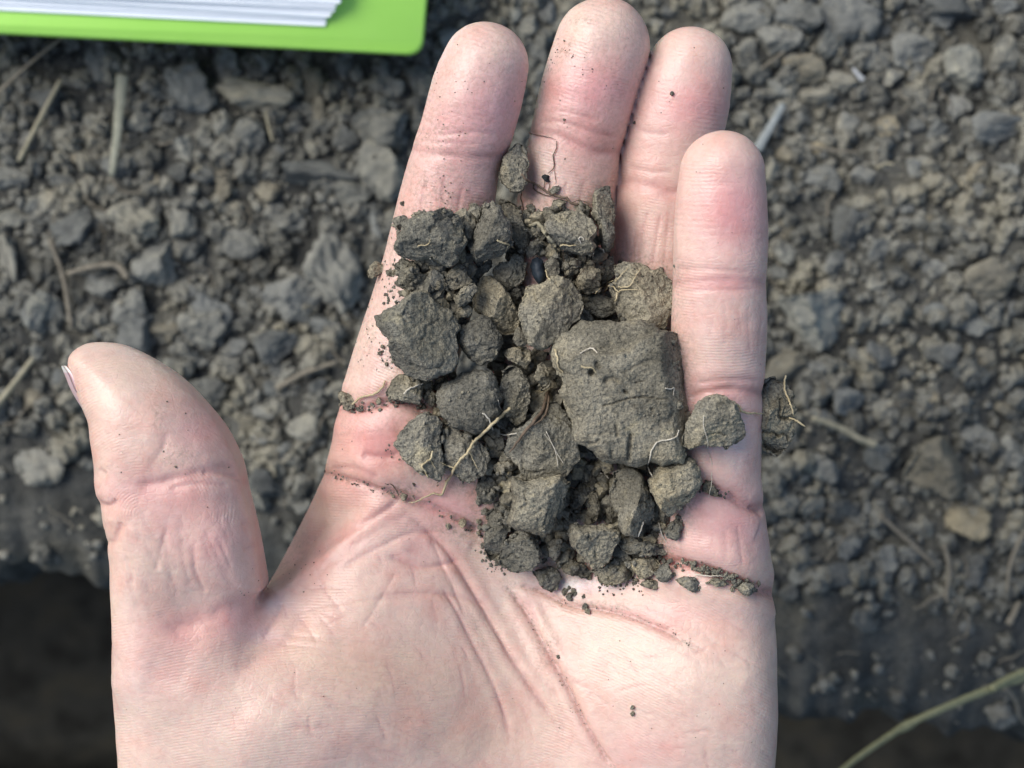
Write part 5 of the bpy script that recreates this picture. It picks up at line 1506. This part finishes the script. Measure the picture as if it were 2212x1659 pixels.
stem('dark thin root running down the left edge', M_STRAW_D, 'C', '250,1200 320,1400 360,1650', 0.7, 0.8, 3.5, name='root', cat='root')
stem('pale bent stem at the left below the large flat clod', M_STRAW_D, 'C', '340,1375 450,1345 560,1330 610,1350 640,1395', 0.8, 1.3, 4.5, name='stem', cat='stem')
stem('pale straw cut by the left frame edge above the thumb', M_STRAW, 'E', '-40,390 0,345 60,270 120,190', 1.2, 0.8, 4)
stem('dull straw between thumb and index finger', M_STRAW_D, 'E', '990,300 1090,245 1210,205', 1.0, 0.8, 4)
stem('thin pale fibre in the upper centre of the left soil', M_STRAW, 'C', '1335,560 1350,640 1370,710', 0.45, 0.4, 5, name='root_fibre', cat='root fibre')
stem('short straw scrap right of the little finger tip', M_STRAW, 'D', '830,735 870,712 905,716', 0.5, 0.4, 5)
stem('fuzzy pale root end near the pit edge at the lower right', M_STRAW_D, 'G', '735,1365 790,1410 840,1450 910,1500', 0.6, 0.9, 3, name='root', cat='root')
stem('grey stem meeting the green grass stalk at the lower right', M_STRAW_D, 'G', '1280,1335 1325,1385 1345,1450 1365,1480', 0.8, 0.5, 12, name='stem', cat='stem')
stem('brown root cluster strand at the right frame edge', M_STRAW_D, 'G', '1370,700 1320,800 1300,880 1295,950', 0.9, 0.6, 4, name='root', cat='root')
stem('short pale stub at the right frame edge near the slope', M_STRAW_D, 'G', '1345,990 1320,1040 1300,1080', 0.8, 1.3, 4, name='stem', cat='stem')
stem('tan fibre tuft in the right soil', M_STRAW_D, 'D', '540,640 640,655 760,665', 0.7, 0.6, 4, name='root_fibre', cat='root fibre')
stem('fine straw fibre near the ring finger tip', M_STRAW_D, 'D', '330,300 380,260 430,225', 0.4, 0.4, 5, name='root_fibre', cat='root fibre')
# many hair-thin fibres nobody could count
def fibres():
    r_ = np.random.default_rng(5)
    Vs, Fs, o = [], [], 0
    for k in range(150):
        q = r_.uniform([0, 0], [2212, 1480])
        x, y = W(q, GZ)
        if y < lip_y(x) + 4: continue
        a = r_.uniform(0, 6.28); L = r_.uniform(4, 14)
        pts = [np.array([x, y])]
        for i in range(6):
            a += r_.normal() * 0.35
            pts.append(pts[-1] + L / 6 * np.array([math.cos(a), math.sin(a)]))
        P = []
        for p in pts:
            h = hit(BG, p[0], p[1], 0)
            P.append((p[0], p[1], (h if h is not None else GZ) + 2.0 + r_.uniform(0, 0.8)))
        V, F = tube(np.array(P), r_.uniform(0.10, 0.28), 4, cap=False)
        Vs += [tuple(v) for v in V]; Fs += [tuple(i + o for i in f) for f in F]; o = len(Vs)
    me = mesh_np('root_fibres', Vs, Fs)
    add('root_fibres', me, M_STRAW_D, 'hair thin root fibres and litter scattered over the soil', 'root fibres', None, 'stuff')
fibres()

def grass_stalk():
    px = cr('G', '560,1740 640,1659 760,1570 900,1482 1100,1392 1250,1332 1361,1290 1480,1250')
    P = crspline(px, 6)
    Z = np.interp(np.linspace(0, 1, len(P)), [0, 0.5, 1], [-128, -104, -118])
    C = np.array([(*W(p, z), z) for p, z in zip(P, Z)])
    rad = np.linspace(0.7, 1.1, len(C)); rad[17:19] *= 1.35; rad[34:36] *= 1.3
    V, F = tube(C, rad, 8, rough=0.05)
    b = C[len(C) // 2]
    o = add('grass_stalk', mesh_np('grass_stalk', np.array(V) - b, F), M_GRASS, 'long bent grass stalk, yellow turning green, across the lower right corner', 'grass stalk', loc=b)
    V, F = tube(np.array([(*W(p, z), z) for p, z in zip(crspline(cr('G', '1230,1340 1290,1305 1365,1272 1480,1225'), 4), np.linspace(-106, -116, 13))]), np.linspace(0.9, 1.0, 13), 8)
    add('leaf_sheath', mesh_np('leaf_sheath', np.array(V) - b, F), M_GRASS, parent=o)
grass_stalk()

# ------------------------------------------------------------------ notebook
def rounded_slab(corners, rad, z0, z1, bevel=0.35, tilt=None):
    """plan polygon with rounded corners, extruded z0..z1 with a small edge bevel"""
    C = np.array(corners, float)
    out = []
    n = len(C)
    for i in range(n):
        p, a, b = C[i], C[i - 1], C[(i + 1) % n]
        u = (a - p) / np.linalg.norm(a - p); v = (b - p) / np.linalg.norm(b - p)
        for t in np.linspace(0, 1, 9):
            q0 = p + u * rad * (1 - t); q1 = p + v * rad * t
            out.append(q0 * (1 - t) + q1 * t)
    out = np.array(out)
    c = out.mean(0)
    def inset(d):
        w_ = out - c
        l = np.linalg.norm(w_, axis=1)[:, None]
        return c + w_ * (l - d) / l
    rings = [(inset(bevel), z0), (out, z0 + bevel), (out, z1 - bevel), (inset(bevel), z1)]
    V, F = [], []
    m = len(out)
    for R, z in rings:
        for q in R: V.append((q[0], q[1], z))
    for k in range(3):
        for i in range(m):
            j = (i + 1) % m
            F.append((k * m + i, k * m + j, (k + 1) * m + j, (k + 1) * m + i))
    F.append(tuple(range(m))[::-1]); F.append(tuple(3 * m + i for i in range(m)))
    return V, F

def notebook():
    zb = -104.0                                  # top of the cover, mm
    br = W((912, 118), zb)
    ex = W((0, 71), zb) - br; ex /= np.linalg.norm(ex)          # along the lower edge, to the left
    ey = np.array([0.085, 0.996])
    Wd, Hd = 168.0, 120.0
    cor = [br, br + ey * Hd, br + ey * Hd + ex * Wd, br + ex * Wd]
    root_o = bpy.data.objects.new('notebook', None)
    COL.objects.link(root_o)
    base = np.array([br[0], br[1], zb - 2.6])
    root_o.location = base * MM
    root_o['label'] = 'open lime green notebook with white pages lying on the clods at the upper left'
    root_o['category'] = 'notebook'
    V, F = rounded_slab([c for c in cor], 4.0, zb - 2.6, zb, 0.8)
    add('cover', mesh_np('cover', np.array(V) - base, F, True), M_COVER, parent=root_o)
    pb = W((704, 58), zb)
    r_ = np.random.default_rng(4)
    z = zb + 0.05
    layers = [(0.0, 0.0, 0.9), (-0.2, 1.2, 0.6), (-1.2, 1.9, 0.9), (-2.2, 3.0, 0.5), (-2.5, 3.9, 0.9), (-3.6, 4.8, 0.7), (-4.2, 6.2, 0.9)]
    for dx, dy, th in layers:
        e2 = ex + np.array([0, 0.004 * r_.normal()]); e2 /= np.linalg.norm(e2)
        q = pb - ex * (-dx) + ey * dy
        q = pb + ex * dx + ey * dy
        c2 = [q, q + ey * 100, q + ey * 100 + e2 * 160, q + e2 * 160]
        V, F = rounded_slab(c2, 0.6, z, z + th - 0.12, 0.06)
        add('page_stack', mesh_np('page_stack', np.array(V) - base, F, False), M_PAPER, parent=root_o)
        z += th
notebook()
